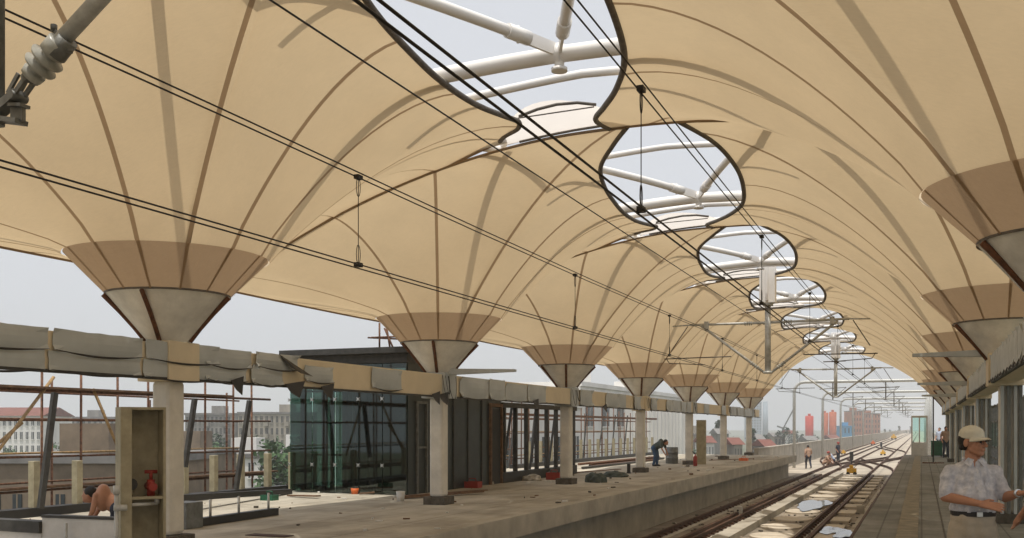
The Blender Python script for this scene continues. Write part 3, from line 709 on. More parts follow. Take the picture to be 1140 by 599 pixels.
mb = MB(); mb.box(hx0+.45, hx0+1.15, hy0+1.9, hy1-.3, .01, 2.8); mb.build('lift_shaft', 'dark_panel', t)
for y0 in (21.35, 22.2):
    mb = MB(); mb.box(hx1+.001, hx1+.05, y0, y0+.06, .0, 2.25); mb.box(hx1+.001, hx1+.05, y0+.5, y0+.56, 0, 2.25); mb.box(hx1+.001, hx1+.05, y0+.06, y0+.5, 2.19, 2.25); mb.box(hx1+.001, hx1+.04, y0+.06, y0+.5, 1.1, 1.15); sub(wl, mb, 'leaf_frame', 'grey_steel')
for y0 in (23.4, 24.3, 25.2):
    mb = MB(); mb.box(hx1+.001, hx1+.03, y0, y0+.04, 0, hlow-.01); mb.build('wall_joint', 'dark', t)
# scaffold frame on the roof
t = thing('roof_scaffold', 'small rusty scaffold pole frame standing on the lift house roof', 'scaffold', (-12.9, 23, hz))
for (x0, z0, x1, z1) in ((-13.25, hz+.14, -13.25, hz+1.0), (-12.9, hz+.14, -13.05, hz+.95), (-12.75, hz+.14, -13.1, hz+.85), (-13.6, hz+.62, -12.6, hz+.55), (-13.5, hz+.62, -12.4, hz+.62)):
    mb = MB(); mb.tube([(x0, 23, z0), (x1, 23+(.05 if abs(z0-z1) < .2 else 0), z1)], .025, 6); mb.build('pole', 'scaf', t)
# window frames right of the house
t = thing('window_frame_wall', 'row of dark steel window frames without glass right of the lift house', 'window frames', (-11.95, 28, 0))
ys = [26.8+.9*i for i in range(8)]
for y in ys:
    mb = MB(); mb.box(-11.37, -11.25, y, y+.1, .3, 2.2); mb.build('mullion', 'dark', t)
mb = MB(); mb.box(-11.4, -11.22, 26.62, 33.3, 2.2, 2.35); mb.build('head_rail', 'dark', t)
mb = MB(); mb.box(-11.4, -11.22, 26.62, 33.3, 0, .3); mb.build('sill', 'black', t)
for y in (27.1, 29.3, 31.0):
    mb = MB(); mb.bar((-11.45, y, .3), (-11.45, y+.7, 2.2), .06, .06); mb.build('brace', 'dark', t)
# ------------------------------------------------------------------ scaffolds on the outer side
def scaffold(X, y0, y1, step, zs, label, ztop=3.2, tilt=0):
    t = thing('scaffold', label, 'scaffold', (X, y0, GZ), 'rusty tube scaffolds outside the left platform')
    y = y0; i = 0
    while y <= y1:
        top = ztop+random.uniform(-.5, .35)
        mb = MB(); mb.tube([(X, y, -4), (X+random.uniform(-.03, .03), y+random.uniform(-.06, .06), top)], .026, 6); mb.build('standard', 'scaf', t)
        if i % 3 == 0:
            mb = MB(); mb.tube([(X-1.0, y+.2, -4), (X-1.0, y+.2, top-.7)], .026, 6); mb.build('standard', 'scaf', t)
        y += step*random.uniform(.85, 1.15); i += 1
    for z in zs:
        mb = MB(); mb.tube([(X+.05, y0-.3, z+random.uniform(-.03, .03)), (X+.05, y1+.3, z+random.uniform(-.05, .05))], .026, 6); mb.build('ledger', 'scaf', t)
        if random.random() < .6:
            mb = MB(); mb.tube([(X-.95, y0-.3, z+.05), (X-.95, y1+.3, z+.02)], .024, 6); mb.build('ledger', 'bamboo' if random.random() < .5 else 'scaf', t)
    return t
tA = scaffold(-15.9, 9.5, 21.5, .95, (.4, .45, 1.05, 1.75, 2.3, 2.35), 'rusty tube scaffold with bamboo poles behind the first two left columns', 3.35)
for (a, b) in (((-15.7, 12.0, -.3), (-15.7, 14.6, 2.6)), ((-15.75, 11.3, -.2), (-15.75, 13.9, 1.7)), ((-15.7, 15.6, 2.4), (-15.7, 16.5, .8)), ((-15.7, 9.6, .8), (-15.7, 10.6, -.2))):
    mb = MB(); mb.tube([a, b], .032, 7); mb.build('bamboo_pole', 'bamboo', tA)
for (y0, y1, z) in ((9, 21.8, .42), (9.5, 20, 2.33)):
    mb = MB(); mb.box(-15.85, -15.6, y0, y1, z+.03, z+.07); mb.build('plank', 'plank', tA)
tB = scaffold(-15.6, 36.5, 60, 1.15, (.35, .75, 1.4, 2.0), 'dense rusty scaffold in front of the long white building', 2.9)
for i in range(9):
    y = 37+2.4*i; mb = MB(); mb.bar((-15.4, y, 0), (-15.4, y+random.uniform(.5, 1.2), 2.3), .06, .06); mb.build('brace', 'dark', tB)
mb = MB(); mb.box(-15.3, -15.05, 36.4, 60, 2.1, 2.2); mb.build('plank', 'scaf', tB)
tC = scaffold(-9.9, 70, 108, 2.6, (-.2,), 'low rusty site fence beyond the end of the left platform', .1)
# olive posts and leaning grey channels on the outer edge
spots = [(38, 557), (86, 555), (238, 549), (268, 546), (298, 545), (325, 543), (205, 553)]
for i, (px, py) in enumerate(spots):
    p = onX(px, py, -14.9); ytxt = ['furthest left beside the leaning channel', 'left of the olive cabinet', 'right of the first column', 'behind the dark railing, middle', 'behind the dark railing, fourth', 'next to the lift house glass', 'directly right of the first column']
    mb = MB(); mb.box(-14.97, -14.83, p.y-.07, p.y+.07, 0, .98 if i != 0 else 1.0); tag(mb.build('railing_post', 'olive', None, .006), 'short olive steel railing post '+ytxt[i], 'post', 'olive railing posts on the outer platform edge')
for i, (x0, y0, x1, y1) in enumerate(((44, 566, 60, 437), (205, 520, 216, 444), (262, 545, 277, 446))):
    a = onX(x0, y0, -14.6); b = onX(x1, y1, -14.6)
    mb = MB(); mb.bar(a, b, .07, .07); mb.bar(a+Vector((.05, 0, 0)), b+Vector((.05, 0, 0)), .015, .11)
    tag(mb.build('leaning_channel', 'dark'), 'dark grey steel channel leaning at the outer platform edge, %s' % ('furthest left' if i == 0 else ('beside the first column' if i == 1 else 'nearest to the lift house')), 'steel channel', 'leaning steel channels')
# row of short posts in front of white building
for i in range(16):
    y = 38+1.35*i
    mb = MB(); mb.box(-14.97, -14.85, y, y+.12, 0, 1.05); tag(mb.build('railing_post', 'olive'), 'short olive railing post in the row before the long white building', 'post', 'olive posts before the white building')
t = thing('edge_kerb', 'black low kerb beam along the outer edge of the left platform', 'kerb', (-14.8, 9, 0))
mb = MB(); mb.box(-15.0, -14.72, 12.5, 21.0, 0, .16); mb.build('beam', 'black', t)
mb = MB(); mb.box(-15.0, -14.72, 36.2, 58, 0, .16); mb.build('beam', 'black', t)
# stair parapet with white panels between column 1 and house
t = thing('stair_parapet', 'low stair parapet with black rails and grey end post right of first column', 'parapet', (-10.5, 12, 0))
a = onZ(222, 586); b = onZ(292, 580)
mb = MB(); mb.box(a.x-.2, a.x+.16, a.y-.5, a.y-.1, 0, .42); mb.build('end_post', 'grey_steel', t, .01)
p0 = Vector((a.x, a.y-.05, 0)); p1 = Vector((a.x-.1, a.y+2.2, 0))
mb = MB(); mb.bar(p0+Vector((0, 0, .07)), p1+Vector((0, 0, .07)), .14, .13); mb.build('base_rail', 'black', t)
q0 = onZ(222, 575); q1 = onZ(345, 558)
mb = MB(); mb.bar((a.x-1.6, a.y+.1, .36), (-14.2, 20.3, .06), .16, .12); mb.build('top_rail', 'black', t)
for f in (.15, .5, .9):
    mb = MB(); c = p0.lerp(p1, f); mb.tube([(c.x, c.y, .13), (c.x, c.y, .42)], .022, 8); mb.build('baluster', 'galv', t)
# left pit with white walls
t = thing('stairwell_wall', 'low white wall round the stairwell at the far left with dark coping', 'wall', (-12, 9, 0))
a = onZ(52, 600+20); b = onZ(130, 600+20)
mb = MB(); P0 = W(50, 592, 13.6); P1 = W(135, 592, 13.2)
for (u, v) in ((P0, P1),):
    mb.bar((u.x, u.y, .19), (v.x, v.y, .19), .1, .38); mb.build('wall_panel', 'whitewall', t)
    mb = MB(); mb.bar((u.x, u.y, .40), (v.x, v.y, .40), .14, .035); mb.build('coping', 'dark', t)
P2 = W(-60, 592, 14.4); mb = MB(); mb.bar((P2.x, P2.y, .25), (P0.x, P0.y, .25), .2, .16); mb.build('dark_kerb', 'dark', t)
mb = MB(); mb.bar((P2.x, P2.y, .08), (P0.x, P0.y, .08), .12, .17); mb.build('wall_panel', 'whitewall', t)
for px in (75, 112):
    c = W(px, 592, 13.4); mb = MB(); mb.tube([(c.x+.06, c.y-.08, 0), (c.x+.06, c.y-.08, .33)], .02, 8); mb.build('stub_post', 'galv', t)
# olive cabinet
t = thing('open_cabinet', 'tall open olive hydrant cabinet with shelf and red valve beside the first column', 'cabinet', (-9.6, 9, 0))
c0 = W(134, 600, 11.3); c0.z = 0
ex = (W(184, 600, 11.55)-W(134, 600, 11.3)); ex.z = 0; ex.normalize(); ey = Vector((-ex.y, ex.x, 0))
mcab = Matrix(((ex.x, ey.x, 0, c0.x), (ex.y, ey.y, 0, c0.y), (0, 0, 1, 0), (0, 0, 0, 1)))
cw, cd, ch = .50, .34, 1.84
mb = MB(); mb.box(.0, cw, cd-.02, cd, 0, ch, mcab); mb.build('back_panel', 'olive', t)
mb = MB(); mb.box(.0, .03, 0, cd-.022, 0, ch, mcab); mb.box(-.0, .12, -.02, -.001, 0, ch, mcab); mb.build('door_jamb', 'olive', t)
mb = MB(); mb.box(cw-.03, cw, 0, cd-.022, 0, ch, mcab); mb.build('side_panel', 'olive', t)
mb = MB(); mb.box(.031, cw-.031, 0, cd-.022, ch-.03, ch, mcab); mb.build('top_panel', 'olive', t)
mb = MB(); mb.box(.031, cw-.031, 0.02, cd-.022, .78, .81, mcab); mb.build('shelf', 'olive', t)
def cp(x, y, z): return mcab @ Vector((x, y, z))
mb = MB(); mb.tube([cp(.36, .15, .81), cp(.36, .15, 1.0)], .045, 10); mb.tube([cp(.36, .15, 1.0), cp(.36, .15, 1.09)], .02, 8); mb.tube([cp(.29, .15, 1.09), cp(.43, .15, 1.09)], .022, 8); mb.tube([cp(.36, .02, .92), cp(.36, .3, .92)], .05, 10); v = mb.build('valve', 'red', t)
mb = MB(); mb.tube([cp(.14, .12, .95), cp(.14, .2, .95)], .07, 12); mb.build('hose_coupling', 'dark', t)
mb = MB(); mb.tube([cp(.05, .0, .72), cp(.42, .12, .72)], .022, 10); mb.tube([cp(.42, .12, .72), cp(.42, .12, .8)], .03, 10); mb.build('pipe', 'galv', t)
mb = MB(); mb.tube([cp(-.05, -.05, 0), cp(-.05, -.05, .85)], .024, 10); mb.tube([cp(-.05, -.05, .85), cp(-.05, -.05, .95)], .036, 10); mb.tube([cp(-.08, -.06, .7), cp(.06, -.07, .7)], .036, 10); mb.build('standpipe', 'galv', t)
# cable duct strip at left platform floor (grate)
p = onZ(300, 596.5); mb = MB(); mb.box(p.x-.35, p.x+.35, p.y-.12, p.y+.12, .003, .012); struct(mb.build('floor_hatch', mat('hatch', (.07, .03, .02), .8)))
# olive panel behind column 5
p = onZ(783, 517); mb = MB(); mb.box(p.x-.3, p.x+.12, p.y-.04, p.y+.04, 0, 1.95); mb.box(p.x-.3, p.x-.25, p.y+.041, p.y+.3, 0, 1.95)
tag(mb.build('olive_panel', 'olive'), 'tall olive sheet panel standing behind the fifth left column', 'panel')
# ------------------------------------------------------------------ clutter on the left platform
def lump(px, py, sx, sy, sz, m, name, label, cat, seed):
    p = onZ(px, py); rn = random.Random(seed); bm = bmesh.new(); bmesh.ops.create_icosphere(bm, subdivisions=4, radius=1)
    ph = [rn.uniform(0, 6) for _ in range(6)]
    for v in bm.verts:
        c = v.co; d = 1+.16*math.sin(3*c.x+ph[0])*math.sin(4*c.y+ph[1])+.10*math.sin(8*c.x+ph[2])*math.sin(7*c.z+ph[3])+.05*math.sin(15*c.y+ph[4])
        v.co = Vector((c.x*sx*d, c.y*sy*d, max(0, (c.z+.15)*sz*d)))
    me = bpy.data.meshes.new(name); bm.to_mesh(me); bm.free(); me.materials.append(M[m]); o = bpy.data.objects.new(name, me); COL.objects.link(o); o.location = p
    for f in me.polygons: f.use_smooth = True
    return tag(o, label, cat)
lump(664, 537, .30, .25, .24, 'tarp', 'tarp_heap', 'dark green tarpaulin heap lying between the third and fourth columns', 'tarpaulin', 1)
lump(684, 531, .42, .3, .15, 'tarp', 'tarp_heap', 'low grey cloth heap behind the dark tarpaulin', 'tarpaulin', 2)
lump(465, 546, .22, .16, .14, 'rag', 'rag_pile', 'pale rag bundle on the boards left of the second column', 'rags', 3)
lump(545, 539, .14, .1, .14, 'rag', 'rag_pile', 'small pale bag beside the red box', 'bag', 4)
lump(592, 535, .32, .2, .16, 'rag', 'cement_bag', 'pale cement bag on the floor left of the third column', 'bag', 5)
lump(610, 531, .4, .3, .22, 'tarp', 'tarp_heap', 'dark heap behind the pale bag below the window frames', 'tarpaulin', 6)
lump(355, 547, .32, .2, .12, 'rag', 'rag_pile', 'grey rubble pile at the foot of the lift house glass', 'rubble', 8)
def boards(px0, py0, px1, py1, n, label, m='plank'):
    a = onZ(px0, py0); b = onZ(px1, py1); mb = MB()
    for i in range(n): mb.bar((a.x, a.y+.16*i, .03+.03*i), (b.x+random.uniform(-.1, .1), b.y+.16*i, .06+.03*i), .14, .03)
    tag(mb.build('board', m), label, 'boards')
boards(444, 556, 536, 550, 2, 'long brown boards lying across behind the second column')
boards(322, 553, 352, 555, 1, 'short plank flat on the floor before the lift house'); boards(400, 551, 420, 551, 1, 'short reddish offcut before the lift house')
boards(640, 527, 690, 524, 1, 'thin board on the floor near the third column'); boards(790, 513, 838, 512, 1, 'thin board lying between the fifth and seventh columns')
def bucket(px, py, r, h, m, label):
    p = onZ(px, py); t = thing('bucket', label, 'bucket', tuple(p))
    mb = MB(); mb.lathe([(r*.78, 0), (r, h), (r*.93, h), (r*.74, .02)], p, 16); mb.build('pail', m, t)
    mb = MB(); mb.tube([(p.x+r*math.cos(a), p.y, p.z+h+r*.5*math.sin(a)) for a in [math.pi*i/8 for i in range(9)]], .006, 5); mb.build('handle', 'dark', t)
bucket(446, 558, .10, .22, 'whitewall', 'white bucket standing left of the second column')
bucket(395, 550, .10, .14, 'orange', 'orange bucket at the foot of the lift house glass')
def crate(px, py, sx, sy, sz, m, label, name='crate'):
    p = onZ(px, py); t = thing(name, label, 'crate', tuple(p)); w_ = .025
    mb = MB(); X, Y = p.x, p.y
    mb.box(X-sx, X+sx, Y-sy, Y-sy+w_, 0.0, sz); mb.box(X-sx, X+sx, Y+sy-w_, Y+sy, 0, sz); mb.box(X-sx, X-sx+w_, Y-sy+w_, Y+sy-w_, 0, sz); mb.box(X+sx-w_, X+sx, Y-sy+w_, Y+sy-w_, 0, sz); mb.box(X-sx+w_, X+sx-w_, Y-sy+w_, Y+sy-w_, 0, .03); mb.build('body', m, t)
    mb = MB(); mb.tube([(X-sx*.5, Y, sz), (X-sx*.4, Y, sz+.08), (X+sx*.4, Y, sz+.08), (X+sx*.5, Y, sz)], .012, 6); mb.build('handle', m, t)
    return t
crate(526, 543, .22, .15, .17, 'red', 'red box standing right of the second column')
crate(300, 557, .16, .12, .12, 'green', 'dark green crate on the floor between first and second column')
crate(617, 534, .22, .15, .22, 'red', 'red box beside the foot of the third column')
crate(828, 513, .2, .2, .13, 'orange', 'orange red crate on the platform near the far end')
p = onZ(774, 519); t = thing('fire_extinguisher', 'small red cylinder standing at the foot of the fifth column', 'cylinder', tuple(p))
mb = MB(); mb.lathe([(.06, 0), (.085, .02), (.085, .38), (.03, .45), (.03, .5)], p, 14); mb.build('body', 'red', t); mb = MB(); mb.bar(p+Vector((0, 0, .5)), p+Vector((-.12, 0, .62)), .03, .03); mb.build('lever', 'dark', t)
p = onZ(700, 527); mb = MB(); mb.box(p.x-.05, p.x+.05, p.y-.05, p.y+.05, 0, .34); mb.box(p.x-.07, p.x+.07, p.y-.07, p.y+.07, 0, .03); tag(mb.build('bollard', 'black'), 'small black stub post left of the fourth column', 'post')
# workbench with drum near the worker
p = onZ(748, 516); t = thing('steel_drum', 'grey ribbed steel drum beside the worker at the fourth column', 'drum', tuple(p))
mb = MB(); mb.lathe([(.27, 0), (.28, .02), (.28, .24), (.295, .25), (.28, .27), (.28, .48), (.295, .49), (.28, .51), (.28, .72), (.26, .74)], p, 18); mb.build('barrel', 'grey_steel', t)
t = thing('pipe_stack', 'low stack of rusty pipes lying behind the fourth and fifth columns', 'pipes', (-12, 40, 0))
for i in range(8):
    mb = MB(); y = 36.5+random.uniform(0, 3); mb.tube([(-12.6+.12*(i % 5), y, .06+.1*(i//5)), (-12.4+.12*(i % 5), y+random.uniform(8, 12), .06+.1*(i//5))], .05, 8); mb.build('pipe', 'scaf' if i % 2 else 'dark', t)
mb = MB(); rn = random.Random(5)
for i in range(150):
    y = rn.uniform(10, 58); x = rn.uniform(-14.5, -7.0); z = rn.uniform(.004, .03)*(1+(y/40)); a = rn.uniform(0, 3.14); L = rn.uniform(.012, .045)*(1+y/40)
    c = Vector((x, y, z)); d = Vector((math.cos(a), math.sin(a), 0))
    mb.cm = rn.choice((0, 0, 1, 2)); mb.bar(c-d*L+Vector((0, 0, -z*.5+.003)), c+d*L+Vector((0, 0, -z*.5+.003)), L*rn.uniform(.4, 1), z)
struct(mb.build('rubble', ['whitewall', 'plank', 'plinth']), 'stuff')
mb = MB()
for i in range(700):
    y = rn.uniform(12, 62); x = rn.uniform(-6.9, -1.3); L = rn.uniform(.02, .07)
    c = Vector((x, y, BEDZ+.012)); a = rn.uniform(0, 3.14); d = Vector((math.cos(a), math.sin(a), 0)); mb.cm = rn.choice((0, 1, 1)); mb.bar(c-d*L, c+d*L, L, .03+L*.4)
struct(mb.build('track_debris', ['slab', 'plinth']), 'stuff')
# ------------------------------------------------------------------ right platform objects
p = onZ(1043, 508.5)
t = thing('green_bin', 'dark green lidded site bin standing on the right platform', 'bin', tuple(p))
mb = MB(); mb.box(p.x-.30, p.x+.28, p.y-.3, p.y+.3, .06, .82); mb.build('body', 'green', t, .03)
mb = MB(); mb.box(p.x-.32, p.x+.3, p.y-.32, p.y+.32, .823, .89); mb.build('lid', 'green', t, .02)
for s in (-.25, .22):
    mb = MB(); mb.lathe([(.07, -.03), (.07, .03)], p+Vector((s, -.25, .07)), 12, Matrix.Rotation(rad(90), 4, 'Y')); mb.build('wheel', 'black', t)
p = onZ(1039, 516)
t = thing('stand_pole', 'thin dark pole on a cross foot in front of the green bin', 'pole', tuple(p))
mb = MB(); mb.tube([p, p+Vector((0, 0, 3.0))], .03, 8); mb.build('pole', 'dark', t)
mb = MB(); mb.bar(p+Vector((-.45, -.1, .03)), p+Vector((.45, .1, .03)), .05, .05); mb.bar(p+Vector((.05, -.45, .03)), p+Vector((-.05, .45, .03)), .05, .05); mb.build('foot', 'rust', t)
t = thing('glass_booth', 'white framed glass booth at the far end of the right platform', 'booth', (0, 62.5, 0))
for i, x in enumerate((-.55, -.15, .25)):
    mb = MB(); mb.box(x, x+.07, 61.4, 61.47, 0, 2.2); mb.build('frame_post', 'whitewall', t)
mb = MB(); mb.box(-.55, .32, 61.35, 62.6, 2.2, 2.3); mb.build('roof', 'whitewall', t)
mb = MB(); mb.box(-.47, .24, 61.42, 61.44, .8, 2.19); mb.build('pane', 'paleglass', t)
mb = MB(); mb.box(-.47, .24, 61.41, 61.46, .0, .78); mb.build('panel', 'whitewall', t)
# outer frames and railing of the right platform
t = thing('window_frame_wall', 'tall steel window framing behind the right platform columns', 'window frames', (2.9, 8, 0))
y = 9.0
while y < 60:
    mb = MB(); mb.box(2.85, 3.0, y, y+.14, 0, 2.6); mb.build('mullion', 'grey_steel', t); y += 1.9
for z in (.28, .75, 1.85, 2.5):
    mb = MB(); mb.box(2.88, 2.95, 9.15, 59.9, z, z+.07); mb.build('transom', 'grey_steel' if z < 2 else 'dark', t)
mb = MB(); mb.box(2.9, 2.93, 9.2, 59.8, .83, 1.8); 
mb.build('glazing', 'paleglass', t)
# olive doors/boards far right
for i, (px, w_) in enumerate(((1060, .8), (1049, .6))):
    pp = onZ(px, 500+i*0); mb = MB(); mb.box(pp.x-w_*.4+1.4, pp.x+w_*.4+1.4, pp.y-.05, pp.y, 0, 2.2); tag(mb.build('leaning_board', 'beige'), 'beige board leaning upright between right platform columns, %s' % ('nearer one' if i == 0 else 'farther one'), 'board')
# bundle of straw/branches at column foot
p = Vector((1.22, Y0+BAY*1-1.1, 0)); p = onZ(1124, 566)
mb = MB()
for i in range(90):
    a = random.uniform(0, 6.28); r = random.uniform(0, .2); b = p+Vector((r*math.cos(a), r*math.sin(a)*.7, 0.0)); e = b+Vector((random.uniform(-.18, .18), random.uniform(-.12, .12), random.uniform(.14, .34)))
    mb.tube([b, b.lerp(e, .6)+Vector((0, 0, .02)), e], [.009, .008, .004], 4)
tag(mb.build('twig_bundle', 'twig'), 'bundle of dark twigs at the foot of the nearest right column', 'twigs')
# ------------------------------------------------------------------ things on the viaduct
def machine(px, py, m, label, s=1.0):
    p = onZ(px, py, BEDZ); t = thing('track_machine', label, 'track tool', tuple(p), 'small track machines')
    mb = MB(); mb.box(p.x-.28*s, p.x+.28*s, p.y-.2, p.y+.2, BEDZ+.12*s, BEDZ+.42*s); mb.box(p.x-.12*s, p.x+.1*s, p.y-.12, p.y+.12, BEDZ+.42*s, BEDZ+.62*s); mb.build('body', m, t, .03)
    for q_ in (-.2, .2):
        mb = MB(); mb.lathe([(.1*s, -.25), (.1*s, .25)], p+Vector((q_*s, 0, .1*s)), 10, Matrix.Rotation(rad(90), 4, 'X')); mb.build('roller', 'black', t)
    mb = MB(); mb.tube([p+Vector((.1*s, 0, .4*s)), p+Vector((.5*s, 0, .85*s))], .02, 6); mb.build('handle', 'dark', t)
machine(948, 529, 'yellow', 'yellow track machine with dark rollers between the rails past the workers', 1.0)
machine(983, 507, 'yellow', 'yellow tool on the crossover further along the tracks', .9)
machine(939, 506, 'yellow', 'small yellow tool left of the crossover behind the workers', .8)
machine(995, 489.5, 'yellow', 'yellow rail vehicle far away on the viaduct', 2.2)
machine(972, 495.5, 'orange', 'tiny orange tool far down the left track', 1.2)
def pointpost(px, py, h, label):
    p = onZ(px, py, BEDZ); t = thing('signal_post', label, 'signal', tuple(p), 'dark dwarf signals between the tracks')
    mb = MB(); mb.box(p.x-.14, p.x+.14, p.y-.1, p.y+.1, BEDZ+.35*h, BEDZ+h); mb.build('head', 'black', t, .02)
    mb = MB(); mb.tube([(p.x, p.y, BEDZ), (p.x, p.y, BEDZ+.36*h)], .05, 8); mb.build('stem', 'black', t)
pointpost(948, 517, 1.0, 'dark dwarf signal beside the standing track worker'); pointpost(981, 500, .9, 'dark dwarf signal at the far crossover'); pointpost(944, 500, .8, 'dark dwarf signal near the left parapet')
pointpost(1016, 508, 1.5, 'dark upright signal box at the end of the right platform')
t = thing('rail_marker', 'small white concrete marker block with a dark spot between the left rails', 'marker', (-5.8, 37, BEDZ))
p = onZ(822, 574, BEDZ); mb = MB(); mb.box(p.x-.12, p.x+.12, p.y-.1, p.y+.1, BEDZ, BEDZ+.3); mb.build('block', 'whitewall', t); mb = MB(); mb.lathe([(.035, 0), (.035, .01)], (p.x, p.y-.1, BEDZ+.17), 10, Matrix.Rotation(rad(90), 4, 'X')); mb.build('spot', 'black', t)
t = thing('rail_marker', 'small pale marker box right of the right hand rail near the platform', 'marker', (-2, 26, BEDZ))
p = onZ(958, 572, BEDZ); mb = MB(); mb.box(p.x-.12, p.x+.12, p.y-.1, p.y+.1, BEDZ, BEDZ+.28); mb.build('block', 'concrete', t)
# ------------------------------------------------------------------ background buildings
def building(cx, cy, L, D, top, floors, bays, wallm, roofm, label, rot=0.0, pitched=False, name='apartment_block', wz=.55, base=GZ, winm='winglass', balc=False):
    t = thing(name, label, 'building', (0, 0, 0)); t['_o'] = [0, 0, 0]
    H = top-base
    mb = MB(); mb.box(-L/2, L/2, -D/2, D/2, 0, H); mb.build('wall', wallm, t)
    if pitched:
        mb = MB(); mb.prism([Vector((-L/2-.4, -D/2-.4, H)), Vector((-L/2-.4, D/2+.4, H)), Vector((-L/2-.4, 0, H+D*.13))], (L+.8, 0, 0)); mb.build('roof', roofm, t)
    else:
        mb = MB(); mb.box(-L/2-.15, L/2+.15, -D/2-.15, D/2+.15, H+.003, H+.35); mb.build('roof', roofm, t)
        for i in range(max(1, int(L/14))):
            x = -L/2+L*(i+.6)/max(1, int(L/14))-2; mb = MB(); mb.box(x, x+2.2, -1.5, 1.5, H+.36, H+1.7); mb.build('roof_hut', wallm, t)
    fh = H/floors; bw = L/bays; ww = bw*.42; hh = fh*wz
    wm = MB(); wm.box(-ww/2, ww/2, -.06, .0, 0, hh); wm.cm = 1; wm.box(-ww/2-.06, ww/2+.06, -.14, .02, -.1, -.003); wm.box(-.03, .03, -.075, -.061, 0, hh)
    wmo = None; cnt = 0
    for f in reversed(range(floors)):
        for b_ in range(bays):
            if cnt >= 96: break
            loc = (-L/2+bw*(b_+.5), -D/2-.003, fh*f+fh*.28)
            if wmo is None: wmo = wm.build('window', [winm, wallm], t); wmo.location = loc; 
            else:
                o = wmo.copy(); COL.objects.link(o); o.location = loc; o.parent = t
            cnt += 1
            if balc and b_ % 4 == 1 and f > 0:
                m2 = MB(); m2.box(-L/2+bw*(b_+.1), -L/2+bw*(b_+.9), -D/2-.9, -D/2-.005, fh*f, fh*f+fh*.35); m2.build('balcony', wallm, t)
    t.location = (cx, cy, base); t.rotation_euler = (0, 0, rot); return t
M['winglass'] = mat('window_dark', (.035, .045, .05), .25, 0, 2, .2)
M['wgrey'] = mat('wall_grey', (.30, .285, .26), .9, 0, .5, .22, .1, 8, stretch=(1, 1, .4))
M['wtan'] = mat('wall_tan', (.40, .36, .30), .9, 0, .5, .2, stretch=(1, 1, .4))
M['wwhite'] = mat('wall_white', (.78, .76, .72), .85, 0, .4, .08, stretch=(1, 1, .4))
M['wbrown'] = mat('wall_brown', (.24, .185, .13), .9, 0, .7, .2)
M['wbrick'] = mat('brick_orange', (.48, .20, .11), .9, 0, .3, .2)
M['rtile'] = mat('roof_red', (0.20, 0.075, 0.055), .85, 0, 1, .15)
M['rgrey'] = mat('roof_grey', (.22, .21, .20), .9, 0, 1, .15)
M['silo'] = mat('silo_red', (.55, .035, .012), .6, 0, .6, .12)
M['silo2'] = mat('silo_orange', (.52, .11, .03), .7, 0, .6, .15)
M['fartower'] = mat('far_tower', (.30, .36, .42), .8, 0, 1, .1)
def bpx(px0, px1, pytop, Z, D, floors, bays, wm, rm, label, **kw):
    a = W(px0, pytop, Z); b = W(px1, pytop, Z); c = (a+b)/2; fw = Vector((-ST, CT, 0)); c = c+fw*(D/2)
    return building(c.x, c.y, (b-a).length, D, a.z, floors, bays, wm, rm, label, rot=TH, **kw)
bpx(-30, 46, 463, 170, 12, 5, 12, 'wwhite', 'rtile', 'white apartment block with red pitched roof at the far left', pitched=True)
bpx(52, 128, 466, 190, 12, 5, 12, 'wgrey', 'rgrey', 'grey apartment block between the red roofed one and the olive cabinet', balc=True)
bpx(132, 186, 470, 200, 10, 4, 6, 'wtan', 'rgrey', 'low tan apartment block left of the first column')
bpx(206, 262, 462, 175, 12, 6, 12, 'wgrey', 'rgrey', 'weathered grey apartment block right of the first column', balc=True)
bpx(265, 352, 461, 165, 12, 6, 15, 'wtan', 'rgrey', 'weathered tan apartment block beside the lift house', balc=True)
bpx(-40, 175, 516, 42, 8, 2, 9, 'wbrown', 'rgrey', 'low brown workshop building behind the left scaffold', name='workshop', wz=.4)
bpx(176, 228, 507, 70, 8, 3, 4, 'wbrown', 'rgrey', 'low brown shed behind the first column', name='workshop')
bpx(232, 300, 510, 85, 9, 3, 5, 'wwhite', 'rgrey', 'low white flat building with green windows right of the first column', name='office_building')
bpx(304, 352, 503, 100, 9, 3, 4, 'wwhite', 'rgrey', 'second low white flat building just left of the lift house', name='office_building')
# long white building behind the scaffold
t = building(-28.5, 91.5, 39, 9, 4.8, 3, 9, 'wwhite', 'wwhite', 'long white building behind the dense scaffold', rot=rad(90), name='white_building', wz=.38)
building(-28.2, 60.5, 22, 9, 3.1, 2, 7, 'wwhite', 'wwhite', 'low white annex joined to the near end of the long white building', rot=rad(90), name='white_building', wz=.34)
mb = MB()
tF = thing('fin_screen', 'white vertical fin screen on the far part of the long white building', 'fin screen', (-23.9, 88, 0))
for i in range(16):
    y = 84+1.5*i; mb = MB(); mb.box(-24.0, -23.3, y, y+.35, -3, 3.3); mb.build('fin', 'wwhite', tF)
mb = MB(); mb.box(-24.0, -23.9, 83.9, 108, -3, -2.7); mb.build('base_rail', 'wgrey', tF)
